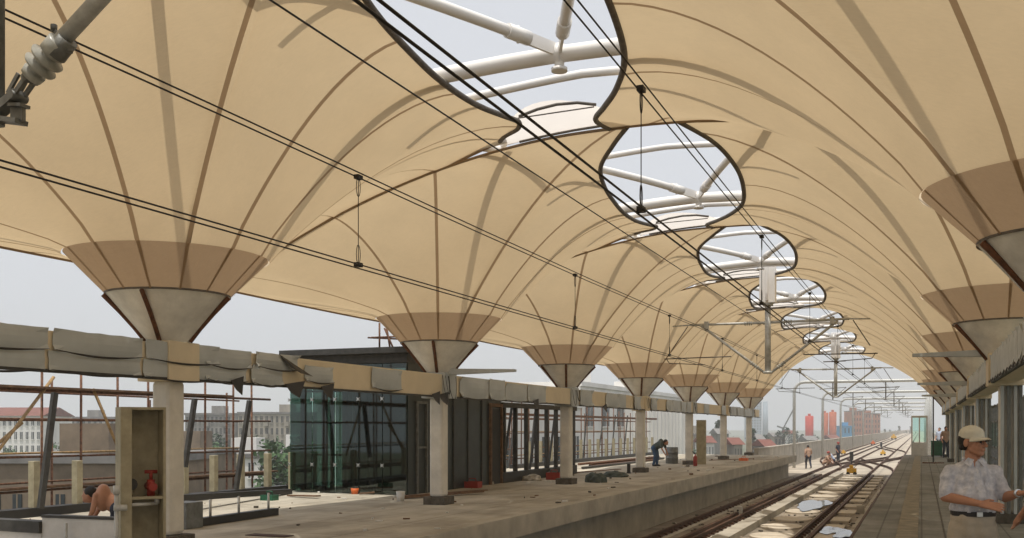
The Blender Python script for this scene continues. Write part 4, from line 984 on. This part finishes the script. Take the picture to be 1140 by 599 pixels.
# silos etc far away
def silo(px0, px1, pyt, Z, m, label, neck=True):
    a = W(px0, pyt, Z); b = W(px1, pyt, Z); c = (a+b)/2; r = (b-a).length/2
    t = thing('silo', label, 'silo', (c.x, c.y, GZ), 'tall silos beyond the viaduct')
    mb = MB(); H = a.z
    mb.lathe([(r*.8, GZ), (r*.8, -3), (r, -2), (r, H-r*.12), (r*.75, H)], (c.x, c.y, 0), 18); mb.build('tank', m, t)
    mb = MB(); mb.lathe([(r*.35, H), (r*.35, H+r*.5), (r*.3, H+r*.55)], (c.x, c.y, 0), 12); mb.build('top_hatch', m, t)
silo(896.5, 905.5, 463, 420, 'silo', 'single bright red silo beyond the left parapet')
silo(914.5, 922, 459.5, 420, 'silo2', 'orange silo, left one of the close pair', 'x'); silo(923, 931, 458.5, 420, 'silo2', 'orange silo, right one of the close pair')
bpx(950, 962, 458, 430, 12, 7, 4, 'wbrick', 'rgrey', 'pinkish brick tower block left of the gantry drop poles')
bpx(963, 980, 461, 450, 12, 7, 5, 'wbrick', 'rgrey', 'orange brick tower block right of its pinkish neighbour')
bpx(939, 951, 475, 380, 8, 3, 3, 'blue', 'blue', 'bright blue sheet building at the foot of the brick towers', name='blue_shed')
bpx(836, 848, 448, 700, 20, 14, 4, 'fartower', 'fartower', 'hazy blue grey high rise tower seen past the last left column')
bpx(640, 655, 452, 600, 20, 9, 4, 'fartower', 'fartower', 'hazy distant high rise just over the scaffold')
p = W(852, 447, 700); mb = MB(); mb.lathe([(2.2, GZ), (1.6, p.z)], (p.x, p.y, 0), 14); tag(mb.build('chimney', 'fartower'), 'tall thin hazy chimney right of the far high rise', 'chimney')
rn = random.Random(21)
i = 0
hcol = ['wtan', 'wwhite', 'wgrey']
for (px, Z, wpx, pyt, pitched) in ((776, 170, 14, 482, 0), (790, 150, 16, 490, 1), (806, 190, 16, 480, 1), (822, 150, 14, 492, 1), (846, 210, 14, 486, 1), (858, 150, 14, 494, 1), (868, 260, 18, 483, 1), (881, 300, 12, 480, 1), (742, 160, 16, 486, 1), (700, 240, 18, 478, 0), (1000, 500, 14, 482, 0), (930, 300, 14, 485, 1), (905, 240, 16, 487, 1)):
    side = ['narrow', 'wide', 'squat', 'low', 'small', 'tiny', 'broad', 'slim', 'plain', 'flat roofed', 'remote', 'roadside', 'half hidden'][i]
    bpx(px-wpx*.33, px+wpx*.33, pyt+3, Z, 8, 2, 3, hcol[i % 3], 'rtile' if pitched and i % 2 else 'rgrey', '%s %s house with %s roof in the town, %s' % (side, ['tan', 'white', 'grey'][i % 3], 'red' if pitched and i % 2 else 'grey', 'left of the station end columns' if px < 800 else ('beyond the last left column' if px < 890 else 'behind the left parapet')), pitched=bool(pitched), name='town_house'); i += 1
# tower crane far
p = W(872, 470, 330); t = thing('crane', 'distant grey crane with slanted jib beside the last left column', 'crane', (p.x, p.y, GZ))
mb = MB(); mb.bar((p.x, p.y, GZ), (p.x, p.y, 1.5), .8, .8); mb.build('tower', 'grey_steel', t)
mb = MB(); mb.bar((p.x, p.y, 1.5), (p.x+3.2, p.y, 7.6), .4, .4); mb.bar((p.x, p.y, 1.5), (p.x-2, p.y, 2.2), .5, .5); mb.build('jib', 'grey_steel', t)
# trees
def tree_mesh(seed, h, r, leaf, conic=False, nl=1500):
    rn = random.Random(seed); mb = MB(); tr = MB()
    tr.tube([(0, 0, 0), (.05*h*.1, 0, h*.35), (0, 0, h*.8)], [h*.035, h*.025, h*.008], 7)
    cl = []
    for i in range(22):
        z = rn.uniform(.28, 1)*h; f = (1-(z/h-.3)/.75) if conic else math.sqrt(max(.05, 1-((z/h-.62)/.42)**2))
        a = rn.uniform(0, 6.28); rr = r*f*rn.uniform(.3, .9); c = Vector((rr*math.cos(a), rr*math.sin(a), z)); cl.append((c, r*rn.uniform(.22, .42)*(.6 if conic else 1)))
        tr.tube([(0, 0, z*.75), c], [h*.01, h*.004], 4)
    for i in range(nl):
        c, s = cl[rn.randrange(len(cl))]; d = Vector((rn.gauss(0, 1), rn.gauss(0, 1), rn.gauss(0, .8))); d.normalize(); p = c+d*s*rn.uniform(.4, 1.05)
        u = Vector((rn.gauss(0, 1), rn.gauss(0, 1), rn.gauss(0, .6))).normalized(); v = u.cross(Vector((rn.gauss(0, 1), rn.gauss(0, 1), rn.gauss(0, 1)))).normalized(); k = r*.075*rn.uniform(.6, 1.3)
        mb.quad(p-u*k, p+v*k*.6, p+u*k, p-v*k*.6)
    return mb, tr
protos = []
for i, (h, r, cn, lf) in enumerate(((8, 3.2, False, 'leaf'), (9, 2.6, False, 'leaf2'), (11, 2.4, True, 'leaf2'))):
    cr, tr = tree_mesh(i, h, r, lf, cn); t = thing('broadleaf_tree' if not cn else 'conifer_tree', 'x', 'tree', (0, 0, 0), 'trees in the town')
    cr.build('crown', lf, t); tr.build('trunk', 'bark', t); protos.append(t)
used = [False]*3
TL = ['rounded crown, right of the others', 'tallest there', 'low crown', 'nearest crown', 'middle crown', 'tucked behind the glass edge', 'left one', 'in front of the tan block', 'partly behind the cabinet', 'small one between posts', 'broad one near the lift house', 'by the red roofed block', 'at its far corner', 'left in the group', 'just right of the left conifer', 'below the high rise', 'wide one by the chimney', 'pale one', 'near the crane', 'far one', 'far right end', 'below the single red silo', 'between silos and blue shed', 'nearest to the brick tower', 'low round one', 'pointed middle one', 'half round one', 'pointed right one', 'left of the fin screen', 'at its near end', 'last one before the booth', 'behind the blue shed', 'small distant one', 'pointed one behind the crane']
tspots = [(225, 120, 0), (238, 125, 1), (205, 135, 1), (340, 70, 0), (334, 88, 0), (352, 80, 1), (60, 130, 1), (92, 120, 0), (120, 130, 1), (286, 130, 1), (310, 110, 0), (18, 140, 0), (764, 130, 1), (800, 220, 2), (815, 240, 1), (838, 190, 2), (850, 240, 1), (860, 200, 0), (873, 260, 1), (888, 300, 1), (893, 260, 2), (908, 380, 1), (934, 420, 1), (985, 480, 2), (991, 520, 1), (1001, 500, 2), (1008, 540, 1), (1014, 520, 2), (728, 170, 0), (690, 200, 1), (1020, 560, 1), (944, 460, 1), (996, 560, 1), (877, 330, 2)]
for i, (px, Z, k) in enumerate(tspots):
    p = W(px, 500, Z); s = random.uniform(.75, 1.15)*(1.0 if px < 700 else .95)
    kind = ['bright bushy tree', 'dark dense tree', 'dark pointed conifer'][k]
    nb = 'beside the workshop at far left' if px < 150 else 'before the grey apartment blocks' if px < 320 else 'seen through the pale lift house glass' if px < 400 else 'by the long white building' if px < 770 else 'among the red roofed houses' if px < 880 else 'behind the left parapet near the silos' if px < 940 else 'on the horizon right of the brick towers'
    lab = '%s %s, %s' % (kind, nb, TL[i])
    if not used[k]: t = protos[k]; used[k] = True
    else: t = dup(protos[k], (0, 0, 0))
    t['label'] = lab; t.location = (p.x, p.y, GZ); t.rotation_euler = (0, 0, random.uniform(0, 6.28)); t.scale = (s, s, s)
# ------------------------------------------------------------------ people
def blob(name, prims, voxel, m, parent, smooth=3, post=None):
    bm = bmesh.new()
    for pr in prims:
        if pr[0] == 'c':
            _, p0, p1, r0, r1 = pr; p0 = Vector(p0); p1 = Vector(p1); d = p1-p0; L = max(d.length, 1e-4)
            rot = d.to_track_quat('Z', 'Y').to_matrix().to_4x4()
            bmesh.ops.create_cone(bm, cap_ends=True, segments=18, radius1=r0, radius2=r1, depth=L, matrix=Matrix.Translation((p0+p1)/2) @ rot)
            for p, r in ((p0, r0), (p1, r1)): bmesh.ops.create_uvsphere(bm, u_segments=18, v_segments=12, radius=r, matrix=Matrix.Translation(p))
        else:
            _, c, s, rz = pr[:4]; rx = pr[4] if len(pr) > 4 else 0
            bmesh.ops.create_uvsphere(bm, u_segments=26, v_segments=18, radius=1, matrix=Matrix.Translation(c) @ Matrix.Rotation(rz, 4, 'Z') @ Matrix.Rotation(rx, 4, 'X') @ Matrix.Diagonal((*s, 1)))
    me = bpy.data.meshes.new(name+'_src'); bm.to_mesh(me); bm.free()
    o = bpy.data.objects.new(name+'_src', me); COL.objects.link(o)
    r = o.modifiers.new('r', 'REMESH'); r.mode = 'VOXEL'; r.voxel_size = voxel; r.use_smooth_shade = True
    s = o.modifiers.new('s', 'SMOOTH'); s.factor = .5; s.iterations = smooth
    dg = bpy.context.evaluated_depsgraph_get(); dg.update(); nm = bpy.data.meshes.new_from_object(o.evaluated_get(dg)); nm.name = name
    bpy.data.objects.remove(o); bpy.data.meshes.remove(me)
    if post:
        for v in nm.vertices: v.co = post(v.co)
    nm.materials.clear(); nm.materials.append(M[m]); 
    for f in nm.polygons: f.use_smooth = True; f.material_index = 0
    q_ = bpy.data.objects.new(name, nm); COL.objects.link(q_); q_.parent = parent; return q_
def V(*a): return Vector(a)
def small_person(loc, rot, pose, shirt, trou, hat, label, h=1.68, skin='skin', hatm=None, bare=False):
    t = thing('person', label, 'person', (0, 0, 0)); t.location = loc; t.rotation_euler = (0, 0, rot); k = h/1.7
    if pose == 'stand': J = dict(pel=V(0, 0, .92), ch=V(0, .0, 1.30), nk=V(0, 0, 1.47), hd=V(0, -.02, 1.60), kl=V(.1, -.03, .5), fl=V(.11, .0, .06), kr=V(-.1, -.02, .5), fr=V(-.12, .02, .06), el=V(.27, .02, 1.14), hl=V(.25, -.15, .95), er=V(-.26, .03, 1.14), hr=V(-.24, -.12, .93))
    elif pose == 'walk': J = dict(pel=V(0, 0, .90), ch=V(0, -.06, 1.27), nk=V(0, -.10, 1.43), hd=V(0, -.14, 1.56), kl=V(.1, -.24, .52), fl=V(.1, -.26, .06), kr=V(-.1, .06, .5), fr=V(-.1, .34, .12), el=V(.26, .1, 1.12), hl=V(.24, .0, .92), er=V(-.26, -.1, 1.12), hr=V(-.2, -.3, 1.0))
    elif pose == 'crouch': J = dict(pel=V(0, .12, .34), ch=V(0, -.12, .66), nk=V(0, -.22, .80), hd=V(0, -.30, .91), kl=V(.16, -.3, .48), fl=V(.15, -.14, .06), kr=V(-.16, -.3, .46), fr=V(-.15, -.12, .06), el=V(.25, -.34, .56), hl=V(.12, -.52, .38), er=V(-.25, -.34, .55), hr=V(-.1, -.52, .34))
    elif pose == 'bend': J = dict(pel=V(0, .1, .88), ch=V(0, -.22, 1.08), nk=V(0, -.36, 1.14), hd=V(0, -.48, 1.13), kl=V(.1, .0, .48), fl=V(.12, .04, .06), kr=V(-.1, .02, .48), fr=V(-.12, .1, .06), el=V(.22, -.36, .84), hl=V(.14, -.48, .62), er=V(-.22, -.36, .84), hr=V(-.14, -.48, .6))
    up = (J['nk']-J['pel']).normalized(); shl = J['ch']+up*.10+V(.18, 0, 0); shr = J['ch']+up*.10-V(.18, 0, 0)
    for q_ in J: J[q_] = J[q_]*k
    shl *= k; shr *= k
    hands = []
    for hh, ee in ((J['hl'], J['el']), (J['hr'], J['er'])):
        d = (hh-ee).normalized(); hands += [('c', hh, hh+d*.07, .028, .026)]
        sd_ = d.cross(V(0, 1, 0)).normalized()
        for q_ in range(4): hands.append(('c', hh+d*.07+sd_*(q_-1.5)*.016, hh+d*(.135-.008*abs(q_-1.5))+sd_*(q_-1.5)*.02, .008, .007))
        hands.append(('c', hh+d*.02, hh+d*.06+sd_*.05, .01, .008))
    body = [('c', J['nk'], J['hd'], .05, .055), ('e', J['hd'], (.075, .092, .115), 0), ('e', J['hd']+V(0, -.09, -.01), (.014, .02, .022), 0), ('e', J['hd']+V(0, -.05, -.06), (.05, .045, .05), 0), ('e', J['hd']+V(.075, .0, -.01), (.012, .022, .03), 0), ('e', J['hd']+V(-.075, .0, -.01), (.012, .022, .03), 0),
            ('c', shl, J['el'], .047, .038), ('c', J['el'], J['hl'], .037, .025), ('c', shr, J['er'], .047, .038), ('c', J['er'], J['hr'], .037, .025), ('c', J['ch'], J['nk'], .08, .05), ('c', shl, shr, .05, .05)]+hands
    if bare: body += [('e', J['ch'], (.17, .11, .2), 0), ('c', J['pel'], J['ch'], .13, .12)]
    blob('body', body, .012, 'skin', t, 2)
    if not bare:
        blob('shirt', [('e', J['ch'], (.185, .12, .2), 0), ('c', J['pel']+up*.02, J['ch'], .15, .145), ('c', shl, shr, .065, .065), ('c', shl, shl.lerp(J['el'], .75), .066, .058), ('c', shr, shr.lerp(J['er'], .75), .066, .058)], .016, shirt, t, 2)
    hl_ = J['pel']+V(.09, 0, -.02); hr_ = J['pel']+V(-.09, 0, -.02)
    blob('trousers', [('c', hl_, hr_, .125, .125), ('c', hl_, J['kl'], .105, .075), ('c', J['kl'], J['fl']+V(0, 0, .04), .075, .055), ('c', hr_, J['kr'], .105, .075), ('c', J['kr'], J['fr']+V(0, 0, .04), .075, .055)], .016, trou, t, 2)
    for fq in ('fl', 'fr'):
        mb = MB(); mb.v = []; 
        blob('shoe', [('e', J[fq]+V(0, -.05, -.02), (.045, .12, .045), 0), ('c', J[fq]+V(0, .02, 0), J[fq]+V(0, .02, .03), .045, .045)], .014, 'black', t, 1)
    if hat == 'helmet': blob('helmet', [('e', J['hd']+V(0, .0, .05), (.105, .125, .095), 0), ('e', J['hd']+V(0, -.06, .045), (.1, .11, .012), 0)], .012, hatm, t, 1)
    else: blob('hair', [('e', J['hd']+V(0, .018, .035), (.086, .095, .098), 0)] + ([('c', J['hd']+V(0, .06, 0), J['hd']+V(0, .07, -.16), .07, .04)] if hat == 'long' else []), .012, 'hair', t, 1)
    return t
p = onZ(900, 522, BEDZ); small_person((p.x, p.y, BEDZ), rad(200), 'walk', 'tan', 'navy', 'hair', 'bareheaded track worker in tan shirt and dark trousers walking beside the platform end')
p = onZ(933, 515, BEDZ); small_person((p.x, p.y, BEDZ), rad(60), 'stand', 'navy', 'navy', 'helmet', 'standing track worker in dark clothes with a red helmet', hatm='red')
p = onZ(931, 517, BEDZ); small_person((p.x-.3, p.y, BEDZ), rad(-70), 'crouch', 'bshirt', 'navy', 'helmet', 'crouching track worker in pale blue shirt and red helmet', hatm='red')
p = onZ(917, 519.5, BEDZ); small_person((p.x+.2, p.y-.5, BEDZ), rad(70), 'crouch', 'tan', 'tan', 'hair', 'bareheaded crouching worker in brown clothes beside the rail')
p = onZ(731, 519); small_person((p.x, p.y, 0), rad(80), 'bend', 'tarp', 'denim', 'hair', 'worker in dark shirt and blue trousers bending over near the fourth column', h=1.5)
p = onZ(1053, 509.5); small_person((p.x, p.y, 0), rad(15), 'stand', 'tan', 'navy', 'long', 'woman with dark hair standing by the green bin on the right platform', h=1.66)
p = onZ(1046, 503.5); small_person((p.x, p.y, 0), rad(-30), 'stand', 'bshirt', 'navy', 'hair', 'person in pale blue shirt half hidden behind the green bin', h=1.6)
p = W(128, 560, 14.4); small_person((p.x, p.y, -.2), rad(-60), 'bend', 'tan', 'navy', 'hair', 'shirtless worker bending down left of the olive cabinet', h=1.25, bare=True)
# ---- main man
Zm = 7.7
def man_xyz():
    c = W(1083, HY, Zm); return (c.x, c.y, 0)
t = thing('person', 'man in pale cap, patterned short sleeved shirt and khaki trousers gesturing on the right platform', 'person', (0, 0, 0))
t.location = man_xyz(); t.rotation_euler = (0, 0, TH*0+rad(16))
hc = V(0, -.01, 1.495)
HR = Matrix.Rotation(rad(38), 4, 'Z')     # head turned to the right of the picture
def H(x, y, z): return hc+(HR @ V(x, y, z))
hrz = rad(38)
def finger_set(base, d, n, spread, L, curl):
    # base: knuckle centre, d: finger direction, n: palm normal
    s = d.cross(n).normalized(); out = []
    for i, (k, w_) in enumerate(((.92, 1.5), (1, .5), (.95, -.5), (.78, -1.5))):
        b = base+s*w_*.0195; d1 = (d+s*spread*w_*.12).normalized(); m_ = b+d1*L*k*.5; d2 = (d1+n*curl).normalized(); e1 = m_+d2*L*k*.28; d3 = (d1+n*curl*2.1).normalized(); e2 = e1+d3*L*k*.24
        out += [('c', b-d1*.015, m_, .0093, .0085), ('c', m_, e1, .0085, .0078), ('c', e1, e2, .0078, .0066)]
    return out, s
# arm joints (local: -X = his right = picture left; -Y = towards camera)
shR = V(-.165, .01, 1.265); elR = V(-.215, -.03, 1.07); wrR = V(-.02, -.235, 1.03)
shL = V(.165, -.0, 1.265); elL = V(.225, -.04, 1.07); wrL = V(.245, -.26, 1.115)
dR = (wrR-elR).normalized(); nR = V(.2, .75, -.5); nR = (nR-dR*nR.dot(dR)).normalized()
dRh = V(.93, -.25, -.16).normalized()
fR, sR = finger_set(wrR+dRh*.088, dRh, nR, .4, .078, .28)
dLh = V(.72, -.62, .05).normalized(); nL = V(-.1, -.1, 1); nL = (nL-dLh*nL.dot(dLh)).normalized()
fL, sL = finger_set(wrL+dLh*.088, dLh, nL, .7, .078, .35)
body = [
    # head
    ('e', H(0, .012, .02), (.074, .093, .10), hrz), ('e', H(0, -.032, -.035), (.058, .058, .068), hrz), ('c', H(0, -.058, -.088), H(0, -.048, -.092), .026, .026),
    ('c', H(-.04, -.01, -.06), H(-.012, -.06, -.088), .024, .022), ('c', H(.04, -.01, -.06), H(.012, -.06, -.088), .024, .022),
    ('c', H(0, -.088, .006), H(0, -.108, -.032), .008, .0135), ('e', H(-.012, -.098, -.036), (.009, .010, .007), hrz), ('e', H(.012, -.098, -.036), (.009, .010, .007), hrz),
    ('c', H(-.03, -.082, .018), H(.03, -.082, .018), .011, .011), ('e', H(-.034, -.066, -.02), (.022, .02, .018), hrz), ('e', H(.034, -.066, -.02), (.022, .02, .018), hrz),
    ('e', H(0, -.089, -.058), (.023, .009, .0055), hrz), ('e', H(0, -.087, -.067), (.020, .009, .006), hrz),
    ('e', H(-.077, .012, -.012), (.010, .020, .032), hrz), ('e', H(.077, .012, -.012), (.010, .020, .032), hrz),
    ('c', hc+V(0, .015, -.06), V(0, .01, 1.33), .052, .058), ('c', V(0, .01, 1.33), V(0, .01, 1.26), .07, .09),
    # arms
    ('c', shR, elR, .036, .038), ('c', elR, elR.lerp(wrR, .35), .040, .038), ('c', elR.lerp(wrR, .35), wrR, .038, .024),
    ('c', shL, elL, .036, .038), ('c', elL, elL.lerp(wrL, .35), .040, .038), ('c', elL.lerp(wrL, .35), wrL, .038, .024), ('c', shR, shL, .036, .036),
]
for (wr, d, s, n_, fs) in ((wrR, dRh, sR, nR, fR), (wrL, dLh, sL, nL, fL)):
    for w_ in (-1.4, -.5, .5, 1.4): body.append(('c', wr+s*w_*.010, wr+d*.088+s*w_*.0185, .0165, .0115))
    body += fs
    tb = wr+d*.025+s*.024; body += [('c', tb, tb+(d*.6+s*.75+n_*.2).normalized()*.04, .015, .0105), ('c', tb+(d*.6+s*.75+n_*.2).normalized()*.04, tb+(d*.6+s*.75+n_*.2).normalized()*.04+(d*.9+s*.3+n_*.3).normalized()*.034, .0105, .0085)]
bo = blob('body', body, .0048, 'skin', t, 2)
for s in (-1, 1):
    mb = MB(); mb.sm = True
    mx = Matrix.Translation(H(s*.030, -.084, .0)); 
    bm_ = [(.0001, -.006), (.010, -.004), (.0115, 0), (.010, .004), (.0001, .006)]
    mb.lathe(bm_, H(s*.030, -.0825, -.002), 12, (HR @ Matrix.Rotation(rad(90), 4, 'X')).to_4x4()); e = mb.build('eye', mat('eye_dark', (.03, .02, .015), .3), t)
    mb = MB(); mb.tube([H(s*.014, -.094, .017), H(s*.032, -.094, .022), H(s*.052, -.082, .016)], .0035, 6); mb.build('eyebrow', 'hair', t)
blob('hair', [('e', H(0, .035, .012), (.080, .082, .088), hrz), ('c', H(-.062, .025, -.01), H(-.058, .04, -.04), .018, .012), ('c', H(.062, .025, -.01), H(.058, .04, -.04), .018, .012), ('c', H(-.045, .068, -.045), H(.045, .068, -.045), .024, .024)], .006, 'hair', t, 2)
# cap: dome + brim
blob('cap', [('e', H(0, .014, .052), (.081, .099, .075), hrz), ('e', H(0, .014, .034), (.083, .101, .03), hrz)], .007, 'cap', t, 3)
mb = MB(); mb.sm = True; n = 16
for r_ in range(2):
    for k_ in range(4):
        for i in range(n+1):
            a = math.pi*(i/n); rr = [.0, .33, .7, 1][k_]
            x = math.cos(a)*(.076+.004*rr); y = -.02-math.sin(a)*(.068+.052*rr)
            mb.v.append(H(x, y, .033-.012*rr*rr-.030*(x/.1)**2*rr-(0.004 if r_ else 0)))
for r_ in range(2):
    for k_ in range(3):
        for i in range(n):
            a = r_*4*(n+1)+k_*(n+1)+i; fq = (a, a+1, a+n+2, a+n+1); mb.face(fq if r_ else fq[::-1])
for i in range(n): a = 3*(n+1)+i; b_ = a+4*(n+1); mb.face((a, a+1, b_+1, b_))
mb.build('cap_brim', 'cap', t)
# glasses
mb = MB()
for s in (-1, 1):
    mb.tube([H(s*.031+.021*math.cos(a), -.099+.004*abs(math.cos(a)), -.004+.015*math.sin(a)) for a in [2*math.pi*i/16 for i in range(17)]], .0014, 5)
    mb.tube([H(s*.052, -.094, .0), H(s*.076, -.04, .003), H(s*.08, .01, -.002)], .0014, 5)
mb.tube([H(-.01, -.1, .0), H(.01, -.1, .0)], .0014, 5); mb.build('glasses', 'belt', t)
# shirt with folds
def fold(co):
    z = co.z; a = math.atan2(co.y, co.x); r = math.hypot(co.x, co.y)
    k = .0055*math.sin(a*5+z*19)+.004*math.sin(a*9-z*33+1)+.0035*math.sin(z*70+a*3)+.003*math.sin(a*14+z*12)
    return Vector((co.x*(1+k/max(r, .06)), co.y*(1+k/max(r, .06)), co.z))
slR = shR.lerp(elR, .80); slL = shL.lerp(elL, .82)
shirt = blob('shirt', [('e', V(0, 0, 1.16), (.163, .115, .19), 0), ('e', V(0, -.03, 1.05), (.165, .135, .14), 0), ('c', V(-.03, -.01, 1.0), V(.03, -.01, 1.0), .135, .135), ('c', shR+V(.02, 0, -.005), shL+V(-.02, 0, -.005), .058, .058), ('c', V(-.08, .01, 1.285), V(.08, .01, 1.285), .05, .05), ('c', V(0, .012, 1.28), V(0, .012, 1.335), .095, .062),
    ('c', shR, slR, .052, .056), ('c', shL, slL, .052, .056), ('c', slR, slR+(elR-shR).normalized()*.015, .058, .056), ('c', slL, slL+(elL-shL).normalized()*.015, .058, .056)], .008, 'shirt', t, 3, fold)
bm = bmesh.new(); bm.from_mesh(shirt.data)
bmesh.ops.bisect_plane(bm, geom=bm.verts[:]+bm.edges[:]+bm.faces[:], plane_co=(0, 0, .955), plane_no=(0, 0, 1), clear_inner=True)
bm.to_mesh(shirt.data); bm.free()
# collar, placket, pocket, buttons
for s in (-1, 1):
    mb = MB(); mb.prism([V(s*.012, -.062, 1.355), V(s*.055, -.055, 1.372), V(s*.088, -.045, 1.335), V(s*.052, -.093, 1.298)], (0, -.006, .002)); sub_ = mb.build('collar', 'shirt', t)
mb = MB(); mb.tube([V(0.062*math.cos(a), .012+.058*math.sin(a), 1.362+.008*math.sin(a)) for a in [math.pi*(-.12+1.24*i/16) for i in range(17)]], .013, 6); mb.build('collar', 'shirt', t)
def front(x, z):   # front surface of the shirt by raycast
    ok, loc, no, _ = shirt.ray_cast(V(x, -1, z), V(0, 1, 0)); return loc if ok else V(x, -.13, z)
mb = MB()
pts = [front(.0, z_)+V(0, -.002, 0) for z_ in [1.29-.02*i for i in range(17)]]
for i in range(len(pts)-1):
    a, b_ = pts[i], pts[i+1]; mb.quad(a+V(-.014, -.001, 0), a+V(.014, -.001, 0), b_+V(.014, -.001, 0), b_+V(-.014, -.001, 0))
pk = mb.build('placket', 'shirt', t)
for i in range(5):
    c = front(0, 1.26-.07*i); b2 = MB(); b2.lathe([(.0055, 0), (.0055, .004)], c+V(0, -.004, 0), 8, Matrix.Rotation(rad(90), 4, 'X')); b2.build('button', 'wshirt', t)
mb = MB(); N = 6
for i in range(N):
    for j in range(N):
        def fp(u, v): return front(.055+.085*u/N, 1.12+.09*v/N)+V(0, -.005, 0)
        mb.quad(fp(i, j), fp(i+1, j), fp(i+1, j+1), fp(i, j+1))
mb.build('pocket', 'shirt', t)
# belt and trousers
mb = MB(); n = 40
for z_ in (.925, .962):
    for i in range(n):
        a = 2*math.pi*i/n; mb.v.append(V(.166*math.cos(a), -.01+.138*math.sin(a), z_))
for i in range(n): mb.face((i, (i+1) % n, n+(i+1) % n, n+i))
mb.build('belt', 'belt', t)
mb = MB(); mb.box(-.022, .022, -.158, -.146, .924, .963); mb.build('buckle', 'metalgrey', t, .003)
def tf(co):
    a = math.atan2(co.y, co.x); k = .004*math.sin(a*8+co.z*15)+.004*math.sin(co.z*28+a*2); r = math.hypot(co.x, co.y)
    return Vector((co.x*(1+k/max(r, .08)), co.y*(1+k/max(r, .08)), co.z))
blob('trousers', [('c', V(-.035, -.01, .90), V(.035, -.01, .90), .13, .13), ('c', V(-.05, 0, .82), V(.05, 0, .82), .128, .128), ('c', V(-.09, 0, .82), V(-.095, -.01, .46), .098, .078), ('c', V(-.095, -.01, .46), V(-.10, .02, .1), .078, .062), ('c', V(.09, 0, .82), V(.1, -.03, .46), .098, .078), ('c', V(.1, -.03, .46), V(.11, .0, .1), .078, .062)], .01, 'trousers', t, 2, tf)
for s in (-1, 1): blob('shoe', [('e', V(s*.11, -.05, .045), (.045, .13, .045), 0), ('c', V(s*.105, .03, .05), V(s*.105, .03, .09), .045, .05)], .012, 'belt', t, 1)
# watch
mb = MB(); c = wrL-dLh*.01; mb.lathe([(.029, -.01), (.031, 0), (.029, .01)], c, 16, (wrL-elL).to_track_quat('Z', 'Y').to_matrix().to_4x4()); mb.build('watch', 'metalgrey', t)
# second person at the right frame edge, facing left
c = W(1168, HY, 7.6)
t2 = small_person((c.x, c.y, 0), rad(-75), 'stand', 'wshirt', 'navy', 'hair', 'person in white shirt at the right picture edge, facing the capped man', h=1.66)
# ------------------------------------------------------------------ haze
mb = MB(); mb.box(-900, 900, -40, 1400, GZ-2, 60); hz_o = mb.build('haze', 'glass'); hz_o['kind'] = 'stuff'
hm = bpy.data.materials.new('haze_air'); hm.use_nodes = True; hn = hm.node_tree; hn.nodes.clear()
ho = hn.nodes.new('ShaderNodeOutputMaterial'); hv = hn.nodes.new('ShaderNodeVolumePrincipled'); hv.inputs['Color'].default_value = (.93, .94, .96, 1); hv.inputs['Density'].default_value = HAZE; hv.inputs['Anisotropy'].default_value = 0.3
hn.links.new(hv.outputs[0], ho.inputs['Volume']); hz_o.data.materials.clear(); hz_o.data.materials.append(hm)
# ------------------------------------------------------------------ cleanup of helper keys
for o in _orgs:
    if '_o' in o: del o['_o']
for o in bpy.data.objects:
    if '_o' in o: del o['_o']
